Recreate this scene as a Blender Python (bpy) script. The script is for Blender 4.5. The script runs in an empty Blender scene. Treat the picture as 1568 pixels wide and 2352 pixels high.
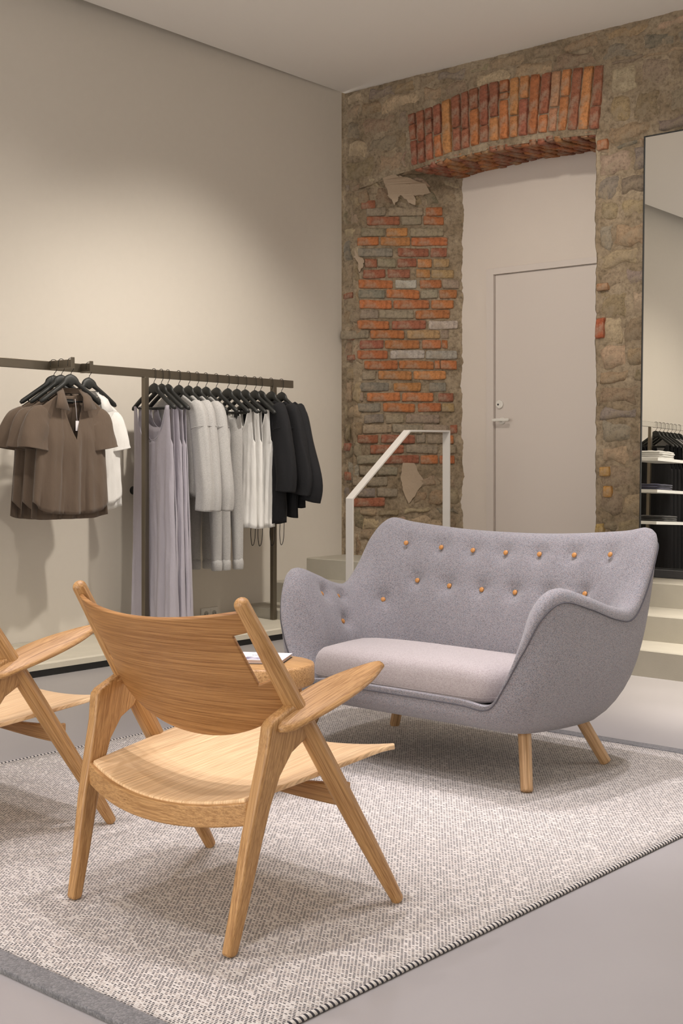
import bpy, bmesh, math, random
from mathutils import Vector, Matrix, noise
from math import sin, cos, pi, sqrt, radians, exp
random.seed(7)
SC = bpy.context.scene
COL = SC.collection

# ------------------------------------------------------------------ camera
CAM = Vector((6.2884, -7.1971, 1.1605))
TH = radians(41.2694)
cd = bpy.data.cameras.new('camera'); cam = bpy.data.objects.new('camera', cd); COL.objects.link(cam)
cd.sensor_fit = 'HORIZONTAL'; cd.sensor_width = 24.0
cd.lens = 2935.72 / 1568 * 24.0
cd.shift_y = -(1176 - 1047.63) / 1568
cd.clip_start = 0.05; cd.clip_end = 60
cam.location = CAM; cam.rotation_euler = (pi / 2, 0, TH)
SC.camera = cam

# ------------------------------------------------------------------ world, lights, exposure
w = bpy.data.worlds.new('world'); SC.world = w; w.use_nodes = True
w.node_tree.nodes['Background'].inputs[0].default_value = (1.0, 0.957, 0.90, 1)
w.node_tree.nodes['Background'].inputs[1].default_value = 3.05
SC.view_settings.view_transform = 'Standard'; SC.view_settings.look = 'None'
SC.view_settings.gamma = 1.0; SC.view_settings.exposure = 0.22
try: SC.view_settings.use_curve_mapping = False
except Exception: pass

def spot(loc, target, power, size=55, blend=0.5, rad=0.04, color=(1.0, 0.965, 0.94)):
    l = bpy.data.lights.new('ceiling_spot', 'SPOT'); l.energy = power; l.spot_size = radians(size)
    l.spot_blend = blend; l.shadow_soft_size = rad; l.color = color
    o = bpy.data.objects.new('ceiling_spot', l); COL.objects.link(o); o.location = loc
    o.rotation_euler = (Vector(target) - Vector(loc)).to_track_quat('-Z', 'Y').to_euler()
    return o
COOL = (1.0, 0.95, 0.99); WARM = (1.0, 0.92, 0.82)
# over the rug and the seating group
spot((3.85, -4.75, 3.80), (3.85, -4.85, 0), 120, 58, .8, .035, COOL)
spot((3.55, -3.0, 3.80), (3.50, -3.0, 0), 180, 52, .8, .035, COOL)
spot((4.35, -2.65, 3.80), (4.15, -2.95, 0), 150, 46, .9, .035, COOL)
spot((4.9, -3.9, 3.80), (4.4, -3.8, 0), 75, 70, .9, .035, COOL)
spot((2.5, -4.9, 3.80), (2.8, -4.8, 0), 85, 66, .8, .035, COOL)
spot((4.9, -5.6, 3.80), (4.2, -5.0, 0), 65, 72, .9, .035, COOL)
spot((3.3, -6.0, 3.80), (3.6, -5.0, 0), 65, 72, .9, .035, COOL)
spot((2.4, -3.6, 3.80), (3.0, -3.8, 0), 65, 72, .9, .035, COOL)
# over the stairs
spot((3.9, -1.5, 3.80), (3.9, -0.9, 0.2), 900, 48, .9, .05, WARM)
# rack washers
spot((2.4, -1.55, 3.80), (0.1, -1.85, 0.7), 295, 74, 1.0, .06, WARM)
spot((2.4, -3.0, 3.80), (0.1, -3.1, 0.6), 130, 78, 1.0, .06, WARM)
spot((2.4, -4.8, 3.80), (0.1, -4.8, 0.6), 190, 78, 1.0, .06, WARM)
spot((2.8, -2.6, 3.80), (1.4, 0.3, 1.9), 150, 60, 1.0, .06, WARM)

# ------------------------------------------------------------------ node helpers
def new_mat(name, rough=0.6):
    m = bpy.data.materials.new(name); m.use_nodes = True
    nt = m.node_tree; b = nt.nodes['Principled BSDF']; b.inputs['Roughness'].default_value = rough
    return m, nt, b
def N(nt, t, **kw):
    n = nt.nodes.new(t)
    for k, v in kw.items():
        if k in n.inputs.keys() if isinstance(k, str) else False: n.inputs[k].default_value = v
        else: setattr(n, k, v)
    return n
def coords(nt, scale=(1, 1, 1), out='Object', rot=(0, 0, 0)):
    tc = nt.nodes.new('ShaderNodeTexCoord'); mp = nt.nodes.new('ShaderNodeMapping')
    mp.inputs['Scale'].default_value = scale; mp.inputs['Rotation'].default_value = rot
    nt.links.new(tc.outputs[out], mp.inputs['Vector']); return mp.outputs['Vector']
def noise_tex(nt, vec, scale, detail=4, rough=.55):
    n = nt.nodes.new('ShaderNodeTexNoise'); n.inputs['Scale'].default_value = scale
    n.inputs['Detail'].default_value = detail; n.inputs['Roughness'].default_value = rough
    nt.links.new(vec, n.inputs['Vector']); return n.outputs['Fac']
def ramp(nt, fac, stops, interp='LINEAR'):
    r = nt.nodes.new('ShaderNodeValToRGB'); cr = r.color_ramp; cr.interpolation = interp
    while len(cr.elements) < len(stops): cr.elements.new(0.5)
    for e, (p, c) in zip(cr.elements, stops):
        e.position = p; e.color = (*c, 1) if len(c) == 3 else c
    nt.links.new(fac, r.inputs['Fac']); return r.outputs['Color']
def mixc(nt, a, b, fac, mode='MIX'):
    m = nt.nodes.new('ShaderNodeMix'); m.data_type = 'RGBA'; m.blend_type = mode
    def setin(i, v):
        if hasattr(v, 'is_linked') or isinstance(v, bpy.types.NodeSocket): nt.links.new(v, m.inputs[i])
        elif isinstance(v, (int, float)): m.inputs[i].default_value = v
        else: m.inputs[i].default_value = (*v, 1)
    setin(0, fac); setin(6, a); setin(7, b); return m.outputs[2]
def bump(nt, b, height, strength=.3, dist=.01):
    n = nt.nodes.new('ShaderNodeBump'); n.inputs['Strength'].default_value = strength
    n.inputs['Distance'].default_value = dist
    nt.links.new(height, n.inputs['Height']); nt.links.new(n.outputs['Normal'], b.inputs['Normal'])
def mth(nt, op, a, b=None, c=None):
    n = nt.nodes.new('ShaderNodeMath'); n.operation = op
    for i, v in enumerate((a, b, c)):
        if v is None: continue
        if isinstance(v, (int, float)): n.inputs[i].default_value = v
        else: nt.links.new(v, n.inputs[i])
    return n.outputs[0]

def plain(name, col, rough=.6, metal=0., bumps=0., bscale=200, var=.0):
    m, nt, b = new_mat(name, rough); b.inputs['Metallic'].default_value = metal
    b.inputs['Base Color'].default_value = (*col, 1)
    if var or bumps:
        v = coords(nt); f = noise_tex(nt, v, bscale, 5)
        if var:
            f2 = noise_tex(nt, v, bscale * .05, 4)
            nt.links.new(mixc(nt, tuple(c * (1 - var) for c in col), tuple(min(1, c * (1 + var)) for c in col), f2), b.inputs['Base Color'])
        if bumps: bump(nt, b, f, bumps, .004)
    return m

def oak(name, axis, light=(.50, .285, .115), dark=(.385, .20, .070), flat=None):
    m, nt, b = new_mat(name, .42)
    sc = [240, 240, 240]; sc[axis] = 1.8
    if flat is not None: sc[flat] = 5
    info = nt.nodes.new('ShaderNodeObjectInfo')
    tc = nt.nodes.new('ShaderNodeTexCoord'); add = nt.nodes.new('ShaderNodeVectorMath'); add.operation = 'ADD'
    nt.links.new(tc.outputs['Object'], add.inputs[0]); nt.links.new(info.outputs['Random'], add.inputs[1])
    mp = nt.nodes.new('ShaderNodeMapping'); mp.inputs['Scale'].default_value = sc
    nt.links.new(add.outputs[0], mp.inputs['Vector'])
    f1 = noise_tex(nt, mp.outputs[0], 1.0, 1, .5)
    sc2 = [900, 900, 900]; sc2[axis] = 9
    if flat is not None: sc2[flat] = 14
    mp2 = nt.nodes.new('ShaderNodeMapping'); mp2.inputs['Scale'].default_value = sc2
    nt.links.new(add.outputs[0], mp2.inputs['Vector'])
    f2 = noise_tex(nt, mp2.outputs[0], 1.0, 1, .5)
    c1 = ramp(nt, f1, [(.34, dark), (.52, light), (.72, tuple(min(1, x * 1.15) for x in light))])
    c2 = ramp(nt, f2, [(.38, (.50, .38, .28)), (.54, (1, 1, 1))])
    c = mixc(nt, c1, c2, .55, 'MULTIPLY')
    nt.links.new(c, b.inputs['Base Color'])
    bump(nt, b, f2, .12, .001)
    return m
OAKX, OAKY, OAKZ = oak('oak_x', 0), oak('oak_y', 1), oak('oak_z', 2)
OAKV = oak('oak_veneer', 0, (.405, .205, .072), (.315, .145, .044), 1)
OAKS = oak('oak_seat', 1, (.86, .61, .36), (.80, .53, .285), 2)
OAKL = oak('oak_leg', 2, (.52, .33, .17), (.38, .22, .10))
OAKT = oak('oak_table', 0, (.56, .33, .14), (.38, .20, .07))

def fabric(name, cols, cell=.0016, rough=.95, bstr=.5, stretch=(1, 1, 1), sheen=.25):
    m, nt, b = new_mat(name, rough)
    v = coords(nt, tuple(1 / cell * s for s in stretch))
    n = nt.nodes.new('ShaderNodeTexVoronoi'); n.inputs['Scale'].default_value = 1.0
    nt.links.new(v, n.inputs['Vector'])
    sep = nt.nodes.new('ShaderNodeSeparateColor'); nt.links.new(n.outputs['Color'], sep.inputs[0])
    k = len(cols); c = ramp(nt, sep.outputs[0], [(i / k, q) for i, q in enumerate(cols)], 'CONSTANT')
    nt.links.new(c, b.inputs['Base Color'])
    bump(nt, b, mth(nt, 'MULTIPLY', n.outputs['Distance'], -1.0), bstr, .002)
    b.inputs['Sheen Weight'].default_value = sheen; b.inputs['Sheen Roughness'].default_value = .5
    return m
SOFA = fabric('sofa_wool', [(.27, .255, .275), (.18, .17, .185), (.32, .30, .32), (.37, .30, .30), (.24, .265, .31), (.30, .285, .30), (.15, .145, .16), (.35, .33, .345)], .0017)
CUSH = fabric('cushion_wool', [(.39, .34, .335), (.44, .39, .385), (.34, .295, .29), (.42, .375, .375)], .0022, bstr=.35)
SEAM = plain('seam_thread', (.10, .095, .11), .9)
LEATHER = plain('tan_leather', (.55, .25, .07), .45)

def cloth_mat(name, col, rough=.9, sheen=.2, trans=.0, var=.06):
    m, nt, b = new_mat(name, rough); v = coords(nt)
    f = noise_tex(nt, v, 900, 2); g = noise_tex(nt, v, 6, 4)
    nt.links.new(mixc(nt, tuple(c * (1 - var) for c in col), tuple(min(1, c * (1 + var)) for c in col), g), b.inputs['Base Color'])
    wr = noise_tex(nt, coords(nt, (1, 1, .45)), 38, 5, .6)
    bump(nt, b, mth(nt, 'ADD', wr, mth(nt, 'MULTIPLY', f, .06)), .55, .006); b.inputs['Sheen Weight'].default_value = sheen
    return m
BROWN = cloth_mat('brown_cotton', (.118, .082, .057))
WHITE = cloth_mat('white_cotton', (.80, .79, .77)); LILAC = cloth_mat('lilac_jersey', (.40, .375, .43))
GREYM = fabric('grey_melange', [(.42, .41, .40), (.48, .47, .46), (.36, .35, .345), (.44, .43, .42)], .002, bstr=.25)
BLACKC = cloth_mat('black_cotton', (.006, .006, .008), .9, .0); NAVY = cloth_mat('navy_cotton', (.05, .05, .09))
CHARC = cloth_mat('charcoal_cotton', (.045, .043, .045))
HANGER = plain('black_hanger', (.016, .017, .016), .5, 0, .1, 60)
WIRE = plain('hook_wire', (.05, .048, .042), .35, 1.)
BRONZE = plain('bronze_metal', (.19, .165, .13), .38, .9, .05, 90, .1)
BLACKM = plain('black_metal', (.012, .012, .012), .5)
WHITEM = plain('white_steel', (.62, .59, .56), .4)
PLASTIC = plain('white_plastic', (.72, .69, .64), .35)
DARK = plain('dark_hole', (.02, .02, .02), .6)
PAINT = plain('wall_paint', (.63, .585, .52), .85, 0, .05, 400, .02)
CEILP = plain('ceiling_paint', (.85, .82, .79), .9)
DOORP = plain('door_paint', (.62, .555, .51), .5)
PLASTER = plain('niche_plaster', (.64, .57, .51), .9, 0, .15, 120, .02)
CONC = plain('step_concrete', (.43, .40, .335), .7, 0, .1, 150, .10)
LEDGE = plain('plinth_concrete', (.56, .52, .43), .75, 0, .15, 120, .12)
PAPER = plain('paper', (.80, .77, .80), .5); PAGES = plain('page_block', (.62, .50, .45), .8)
SHELFW = plain('shelf_white', (.80, .80, .77), .4)

# floor
FLOOR, nt, b = new_mat('resin_floor', .38)
v = coords(nt); g = noise_tex(nt, v, 1.3, 5, .6); s = noise_tex(nt, v, 38, 3, .5)
c = mixc(nt, (.325, .306, .304), (.38, .358, .356), g)
nt.links.new(c, b.inputs['Base Color'])
nt.links.new(mth(nt, 'ADD', mth(nt, 'MULTIPLY', g, .25), .27), b.inputs['Roughness'])

# rug weave: rows of yarn, every stitch gets its own yarn colour
def rug_mat(name, a=.0108, bb=.0058):
    m, nt, b = new_mat(name, .95)
    tc = nt.nodes.new('ShaderNodeTexCoord'); sp = nt.nodes.new('ShaderNodeSeparateXYZ')
    nt.links.new(tc.outputs['Object'], sp.inputs[0])
    wav = noise_tex(nt, tc.outputs['Object'], 60, 2)
    yy = mth(nt, 'ADD', mth(nt, 'DIVIDE', sp.outputs[1], bb), mth(nt, 'MULTIPLY', wav, .5))
    row = mth(nt, 'FLOOR', yy)
    xs = mth(nt, 'ADD', mth(nt, 'DIVIDE', sp.outputs[0], a), mth(nt, 'MULTIPLY', row, .41))
    colm = mth(nt, 'FLOOR', xs)
    cmb = nt.nodes.new('ShaderNodeCombineXYZ'); nt.links.new(colm, cmb.inputs[0]); nt.links.new(row, cmb.inputs[1])
    wn = nt.nodes.new('ShaderNodeTexWhiteNoise'); wn.noise_dimensions = '2D'; nt.links.new(cmb.outputs[0], wn.inputs['Vector'])
    fu = mth(nt, 'FRACT', xs); fv = mth(nt, 'FRACT', yy)
    du = mth(nt, 'DIVIDE', mth(nt, 'SUBTRACT', fu, .5), .46); dv = mth(nt, 'DIVIDE', mth(nt, 'SUBTRACT', fv, .5), .34)
    rr = mth(nt, 'ADD', mth(nt, 'MULTIPLY', du, du), mth(nt, 'MULTIPLY', dv, dv))
    mask = ramp(nt, rr, [(.55, (1, 1, 1)), (1.0, (0, 0, 0))])
    big = noise_tex(nt, tc.outputs['Object'], 11, 3)
    val = mth(nt, 'ADD', wn.outputs['Value'], mth(nt, 'MULTIPLY', mth(nt, 'SUBTRACT', big, .5), .5))
    yarn = ramp(nt, val, [(0, (.018, .016, .022)), (.40, (.075, .066, .07)), (.56, (.22, .18, .16)), (.72, (.40, .35, .31)), (.84, (.60, .56, .53))], 'CONSTANT')
    fine = noise_tex(nt, tc.outputs['Object'], 420, 3)
    base = ramp(nt, fine, [(.3, (.50, .445, .40)), (.5, (.69, .64, .60)), (.7, (.79, .755, .725))])
    nt.links.new(mixc(nt, base, yarn, mask), b.inputs['Base Color'])
    hgt = mth(nt, 'MULTIPLY', mth(nt, 'SINE', mth(nt, 'MULTIPLY', fu, pi)), mth(nt, 'SINE', mth(nt, 'MULTIPLY', fv, pi)))
    bump(nt, b, hgt, .5, .003)
    return m
RUG = rug_mat('woven_rug'); RUGB = fabric('grey_rug_band', [(.16, .155, .16), (.20, .195, .20), (.12, .118, .125)], .005, bstr=.8)
RUGC, nt, b = new_mat('rug_edge_cord', .95)
tc = nt.nodes.new('ShaderNodeTexCoord'); sp = nt.nodes.new('ShaderNodeSeparateXYZ'); nt.links.new(tc.outputs['Object'], sp.inputs[0])
q = mth(nt, 'FRACT', mth(nt, 'ADD', mth(nt, 'DIVIDE', sp.outputs[1], .016), mth(nt, 'MULTIPLY', sp.outputs[2], 40)))
nt.links.new(ramp(nt, q, [(0, (.035, .033, .04)), (.42, (.60, .56, .52))], 'CONSTANT'), b.inputs['Base Color'])

# masonry: colour comes from the piece itself (object colour) plus grain
def masonry(name, smear=(.27, .225, .165), smear_amt=.5, bstr=.8, gs=1.0):
    m, nt, b = new_mat(name, .95)
    info = nt.nodes.new('ShaderNodeObjectInfo'); tc = nt.nodes.new('ShaderNodeTexCoord')
    f = noise_tex(nt, tc.outputs['Object'], 9 * gs, 8, .68); g = noise_tex(nt, tc.outputs['Object'], 40 * gs, 6, .7)
    mott = ramp(nt, g, [(.28, (.42, .40, .37)), (.5, (1, 1, 1)), (.72, (1.4, 1.36, 1.3))])
    c = mixc(nt, info.outputs['Color'], mott, .9, 'MULTIPLY')
    sm = ramp(nt, f, [(.50, (0, 0, 0)), (.62, (1, 1, 1))])
    c = mixc(nt, c, smear, mth(nt, 'MULTIPLY', sm, smear_amt))
    nt.links.new(c, b.inputs['Base Color']); bump(nt, b, g, bstr, .012)
    return m
STONE = masonry('rubble_stone', (.31, .245, .168), .8, 1.0); BRICK = masonry('brick', (.33, .265, .195), .62, .7)
MORTAR, nt, b = new_mat('lime_mortar', .97)
v = coords(nt); f = noise_tex(nt, v, 4.5, 8, .62); g = noise_tex(nt, v, 34, 7, .7)
c = ramp(nt, f, [(.28, (.18, .135, .085)), (.42, (.265, .20, .13)), (.56, (.335, .262, .18)), (.70, (.40, .32, .225)), (.82, (.30, .26, .205))])
c = mixc(nt, c, ramp(nt, g, [(.3, (.42, .39, .35)), (.52, (1.0, 1.0, 1.0)), (.75, (1.4, 1.38, 1.3))]), .9, 'MULTIPLY')
nt.links.new(c, b.inputs['Base Color']); bump(nt, b, g, .9, .012)
MIRR, nt, b = new_mat('mirror_glass', .0)
b.inputs['Metallic'].default_value = 1; b.inputs['Base Color'].default_value = (.90, .89, .84, 1); b.inputs['Roughness'].default_value = 0

# ------------------------------------------------------------------ mesh helpers
def link(o, parent=None):
    COL.objects.link(o)
    if parent: o.parent = parent
    return o
def mk(name, verts, faces, mat, parent=None, smooth=True, loc=(0, 0, 0), rot=None):
    me = bpy.data.meshes.new(name); me.from_pydata([tuple(v) for v in verts], [], faces); me.update()
    if smooth: me.polygons.foreach_set('use_smooth', [True] * len(me.polygons))
    if mat: me.materials.append(mat)
    o = bpy.data.objects.new(name, me); o.location = loc
    if rot is not None: o.rotation_euler = rot
    return link(o, parent)
def from_bm(name, bm, mat, parent=None, smooth=False, loc=(0, 0, 0)):
    me = bpy.data.meshes.new(name); bm.to_mesh(me); bm.free()
    if smooth: me.polygons.foreach_set('use_smooth', [True] * len(me.polygons))
    if mat: me.materials.append(mat)
    o = bpy.data.objects.new(name, me); o.location = loc
    return link(o, parent)
def box(name, lo, hi, mat, parent=None, bev=0.0, seg=2, loc=(0, 0, 0)):
    bm = bmesh.new(); bmesh.ops.create_cube(bm, size=1)
    for v in bm.verts:
        v.co = Vector([lo[i] + (v.co[i] + .5) * (hi[i] - lo[i]) for i in range(3)])
    if bev: bmesh.ops.bevel(bm, geom=bm.edges[:], offset=bev, segments=seg, affect='EDGES', profile=.5)
    o = from_bm(name, bm, mat, parent, False, loc)
    return o
def tag(o, label=None, cat=None, group=None, kind=None):
    if label: o['label'] = label
    if cat: o['category'] = cat
    if group: o['group'] = group
    if kind: o['kind'] = kind
    return o
def empty(name, loc, label, cat, group=None, rz=0):
    o = bpy.data.objects.new(name, None); o.location = loc; o.rotation_euler = (0, 0, rz); o.empty_display_size = .05
    COL.objects.link(o); return tag(o, label, cat, group)
def frame_at(t, up=Vector((0, 0, 1))):
    t = t.normalized()
    if abs(t.dot(up)) > .98: up = Vector((0, 1, 0))
    a = up.cross(t).normalized(); return a, t.cross(a).normalized()
def tube_data(pts, rad, n=14, ry=None, cap=True, phase=0., wob=None):
    """tube along pts; rad / ry lists: half width (frame a) and half height (frame b)"""
    pts = [Vector(p) for p in pts]; m = len(pts)
    if not isinstance(rad, (list, tuple)): rad = [rad] * m
    if ry is None: ry = rad
    if not isinstance(ry, (list, tuple)): ry = [ry] * m
    V, Fc = [], []; prev = None
    for i, p in enumerate(pts):
        t = (pts[min(i + 1, m - 1)] - pts[max(i - 1, 0)])
        if prev is None: a, bq = frame_at(t)
        else:
            tt = t.normalized(); a = (prev - tt * prev.dot(tt)).normalized(); bq = tt.cross(a)
        prev = a
        for k in range(n):
            an = 2 * pi * k / n + phase; f = 1.0 if wob is None else wob(i / (m - 1), an)
            V.append(p + a * (cos(an) * rad[i] * f) + bq * (sin(an) * ry[i] * f))
    for i in range(m - 1):
        for k in range(n):
            Fc.append((i * n + k, i * n + (k + 1) % n, (i + 1) * n + (k + 1) % n, (i + 1) * n + k))
    if cap: Fc.append(tuple(range(n))[::-1]); Fc.append(tuple(range((m - 1) * n, m * n)))
    return V, Fc
def tube(name, pts, rad, mat, parent=None, n=14, **kw):
    V, Fc = tube_data(pts, rad, n, **kw); return mk(name, V, Fc, mat, parent)
def rod(name, p0, p1, r0, r1, mat, parent=None, n=20, prof=None, dome0=.8, dome1=.8):
    """turned rod with domed ends, mesh built along local z so the grain follows it"""
    p0, p1 = Vector(p0), Vector(p1); L = (p1 - p0).length; st = []
    for k in range(5): a = pi / 2 * (1 - k / 5); st.append((r0 * dome0 * (1 - sin(a)), r0 * (cos(a) * .999 + .001)))
    z0 = st[-1][0]
    K = 14
    for k in range(K + 1):
        t = k / K; z = r0 * dome0 + t * (L - r0 * dome0 - r1 * dome1)
        r = r0 + (r1 - r0) * t if prof is None else prof(t)
        st.append((z, r))
    for k in range(1, 6): a = pi / 2 * k / 5; st.append((L - r1 * dome1 * (1 - sin(a)), r1 * (cos(a) * .999 + .001)))
    V, Fc = [], []
    for z, r in st:
        for k in range(n): V.append((r * cos(2 * pi * k / n), r * sin(2 * pi * k / n), z))
    m = len(st)
    for i in range(m - 1):
        for k in range(n): Fc.append((i * n + k, i * n + (k + 1) % n, (i + 1) * n + (k + 1) % n, (i + 1) * n + k))
    Fc.append(tuple(range(n))[::-1]); Fc.append(tuple(range((m - 1) * n, m * n)))
    o = mk(name, V, Fc, mat, parent, True, p0)
    o.rotation_euler = (p1 - p0).to_track_quat('Z', 'Y').to_euler(); return o
def lathe(name, prof, mat, parent=None, n=48, loc=(0, 0, 0)):
    V, Fc = [], []
    for r, z in prof:
        for k in range(n): V.append((r * cos(2 * pi * k / n), r * sin(2 * pi * k / n), z))
    m = len(prof)
    for i in range(m - 1):
        for k in range(n): Fc.append((i * n + k, i * n + (k + 1) % n, (i + 1) * n + (k + 1) % n, (i + 1) * n + k))
    Fc.append(tuple(range(n))[::-1]); Fc.append(tuple(range((m - 1) * n, m * n)))
    return mk(name, V, Fc, mat, parent, True, loc)
def spl(pts, n, closed=False):
    """Catmull-Rom through tuples"""
    P = [tuple(p) for p in pts]; m = len(P); out = []
    segs = m if closed else m - 1
    for s in range(n if closed else n):
        t = s / n * segs if closed else s / (n - 1) * segs
        i = min(int(t), segs - 1); u = t - i
        g = (lambda j: P[j % m]) if closed else (lambda j: P[max(0, min(m - 1, j))])
        a, b_, c_, d_ = g(i - 1), g(i), g(i + 1), g(i + 2)
        out.append(tuple(.5 * ((2 * b_[k]) + (-a[k] + c_[k]) * u + (2 * a[k] - 5 * b_[k] + 4 * c_[k] - d_[k]) * u * u + (-a[k] + 3 * b_[k] - 3 * c_[k] + d_[k]) * u ** 3) for k in range(len(b_))))
    return out
def solid(o, t, off=0., bevel=0.):
    md = o.modifiers.new('solidify', 'SOLIDIFY'); md.thickness = t; md.offset = off
    if bevel:
        bv = o.modifiers.new('bevel', 'BEVEL'); bv.width = bevel; bv.segments = 2; bv.limit_method = 'ANGLE'; bv.angle_limit = radians(50)
    return o
def subsurf(o, l=1):
    md = o.modifiers.new('subsurf', 'SUBSURF'); md.levels = l; md.render_levels = l; return o
def extrude_poly(name, poly, x0, x1, mat, parent=None, bev=0., loc=(0, 0, 0), xf=None):
    """poly: (y, z) outline; extruded from x0 to x1; xf(x, y, z) optional warp"""
    bm = bmesh.new(); a = [bm.verts.new((x0, y, z)) for y, z in poly]; c = [bm.verts.new((x1, y, z)) for y, z in poly]
    n = len(poly); bm.faces.new(a[::-1]); bm.faces.new(c)
    for i in range(n): bm.faces.new((a[i], a[(i + 1) % n], c[(i + 1) % n], c[i]))
    bmesh.ops.recalc_face_normals(bm, faces=bm.faces[:])
    if bev:
        es = [e for e in bm.edges if abs(e.verts[0].co.x - e.verts[1].co.x) < 1e-6]
        bmesh.ops.bevel(bm, geom=es, offset=bev, segments=3, affect='EDGES', profile=.5)
    if xf:
        for v in bm.verts: v.co = Vector(xf(*v.co))
    o = from_bm(name, bm, mat, parent, False, loc)
    for p in o.data.polygons: p.use_smooth = len(p.vertices) == 4 and p.area < .0006
    return o

# ================================================================== SETTING
S, Y1, Y2, Y3 = .142, -1.10, -.783, -.4145
PLAT = 3 * S; HC = 3.872; ND = .518
o = box('floor', (-.3, -12, -.12), (10.5, .8, 0), FLOOR); tag(o, kind='structure')
o = box('wall_left', (-.25, -12, 0), (0, -.03, HC + .35), PAINT); tag(o, kind='structure')
# ceiling slab, its left edge stops just short of the wall
bm = bmesh.new(); e = [(.004, .06), (.004, -.04), (.121, -2.5), (.36, -7.6), (.55, -12), (10.5, -12), (10.5, .06)]
lo = [bm.verts.new((x, y, HC)) for x, y in e]; hi = [bm.verts.new((x, y, HC + .12)) for x, y in e]
bm.faces.new(lo); bm.faces.new(hi[::-1])
for i in range(len(e)): bm.faces.new((lo[i], hi[i], hi[(i + 1) % len(e)], lo[(i + 1) % len(e)]))
bmesh.ops.recalc_face_normals(bm, faces=bm.faces[:])
o = from_bm('ceiling', bm, CEILP); tag(o, kind='structure')
o = box('gap_light_cover_1', (-.25, -12, HC + .12), (1.0, .8, HC + .35), BLACKM); tag(o, kind='structure')  # added black cover above the ceiling slab, blocks light so the gap stays dark

o = box('wall_right_light_block', (8.3, -12, 0), (8.5, .8, HC), PAINT); tag(o, kind='structure')  # unseen wall, added to block world light from the right on the sofa side
# stairs along the stone wall
st = tag(bpy.data.objects.new('staircase', None), kind='structure'); COL.objects.link(st)
tag(st, 'three wide concrete steps rising to the door landing')
def step(y0, y1, z0, z1):
    bm = bmesh.new(); nx = 60
    prof = [(y0, z0), (y0, z1 - .006), (y0 + .006, z1), (y1, z1)]
    V, Fc = [], []
    for i in range(nx + 1):
        x = 0.001 + 6.2 * i / nx
        for (y, z) in prof: V.append((x, y + .002 * noise.noise((x * 3, z * 7, y)), z + .0015 * noise.noise((x * 2.3, y * 5, 3))))
    k = len(prof)
    for i in range(nx):
        for j in range(k - 1): Fc.append((i * k + j, (i + 1) * k + j, (i + 1) * k + j + 1, i * k + j + 1))
    Fc.append(tuple(range(k)))
    bm.free()
    return mk('step', V, Fc, CONC, st, False)
step(Y1, Y2 + .05, 0, S); step(Y2, Y3 + .05, S - .01, 2 * S); step(Y3, ND + .1, 2 * S - .01, PLAT)

# plinth below the rack
pl = empty('display_plinth', (0, -3.5, 0), 'low pale concrete plinth with a recessed black base below the clothes rack', 'plinth')
bm = bmesh.new(); V, Fc = [], []; ny = 160
for i in range(ny + 1):
    y = -3.6 + (3.6 + 2.4) * i / ny
    j = .003 * noise.noise((y * 4, 0, 0)) + .0015 * noise.noise((y * 21, 2, 0))
    for x, z in ((.003, .076), (.676, .076), (.686 + j, .068 + j), (.686 + j * .5, .039), (.003, .039)): V.append((x, y, z + .0012 * noise.noise((x * 9, y * 6, z))))
for i in range(ny):
    for k in range(4): Fc.append((i * 5 + k, i * 5 + k + 1, (i + 1) * 5 + k + 1, (i + 1) * 5 + k))
Fc.append((4, 3, 2, 1, 0)); q = ny * 5; Fc.append((q, q + 1, q + 2, q + 3, q + 4))
bm.free(); mk('slab', V, Fc, LEDGE, pl, False); box('base', (.003, -3.6, 0), (.67, 2.39, .04), BLACKM, pl)

# ---------------------------------------------------------------- stone wall
def zs(x, y=0.):                                    # underside of the brick arch
    t = (x - 1.42) / .78
    return 3.205 + .04 * (1 - t * t) + .05 * y
V, Fc = [], []
def patch(fn, nu, nv, amp=.014):
    b0 = len(V)
    for i in range(nu + 1):
        for j in range(nv + 1):
            p, n_ = fn(i / nu, j / nv); p = Vector(p); n_ = Vector(n_)
            d = amp * (noise.noise(p * 5.5) * .8 + noise.noise(p * 14 + Vector((3, 1, 2))) * .75 + noise.noise(p * 38) * .5)
            V.append(p + n_ * d)
    for i in range(nu):
        for j in range(nv):
            a = b0 + i * (nv + 1) + j; Fc.append((a, a + nv + 1, a + nv + 2, a + 1))
KX, KY = .7516, .6596                              # direction of the splayed jamb
P0 = (.125, 0.0); KL = .80
NJ = (KY, -KX, 0)                                  # its outward normal
lerp = lambda a, b_, t: a + (b_ - a) * t
def sstep(t): t = max(0, min(1, t)); return t * t * (3 - 2 * t)
def jam3(k, z):                                    # splayed jamb; its head corbels forward under the arch springing
    x = P0[0] + KX * k; bl = sstep((z - 3.04) / .18) * sstep((.70 - x) / .22)
    return (x, P0[1] + KY * k * (1 - bl), z)
patch(lambda u, v: ((lerp(-.08, .150, u), .004 + .02 * sstep((lerp(-.08, .150, u) - .11) / .04), lerp(PLAT - .03, 3.9, v)), (0, -1, 0)), 14, 170)
patch(lambda u, v: ((lerp(.125, 2.13, u), .004, lerp(zs(lerp(.125, 2.13, u)), 3.9, v)), (0, -1, 0)), 100, 36)
patch(lambda u, v: ((lerp(2.13, 6.2, u), .004, lerp(PLAT - .03, 3.9, v)), (0, -1, 0)), 190, 170)
patch(lambda u, v: ((lambda q: (q[0], q[1] + .004, q[2]))(jam3(-.03 + (KL + .03) * u, lerp(PLAT - .03, 3.27, v))), NJ), 46, 150)
patch(lambda u, v: ((lerp(.10, 2.14, u), lerp(0, .56, v), zs(lerp(.10, 2.14, u), lerp(0, .56, v))), (0, 0, -1)), 90, 26)
patch(lambda u, v: ((2.13 + .02 * u, lerp(0, .56, u), lerp(PLAT - .03, 3.26, v)), (-1, 0, 0)), 20, 120)
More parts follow.
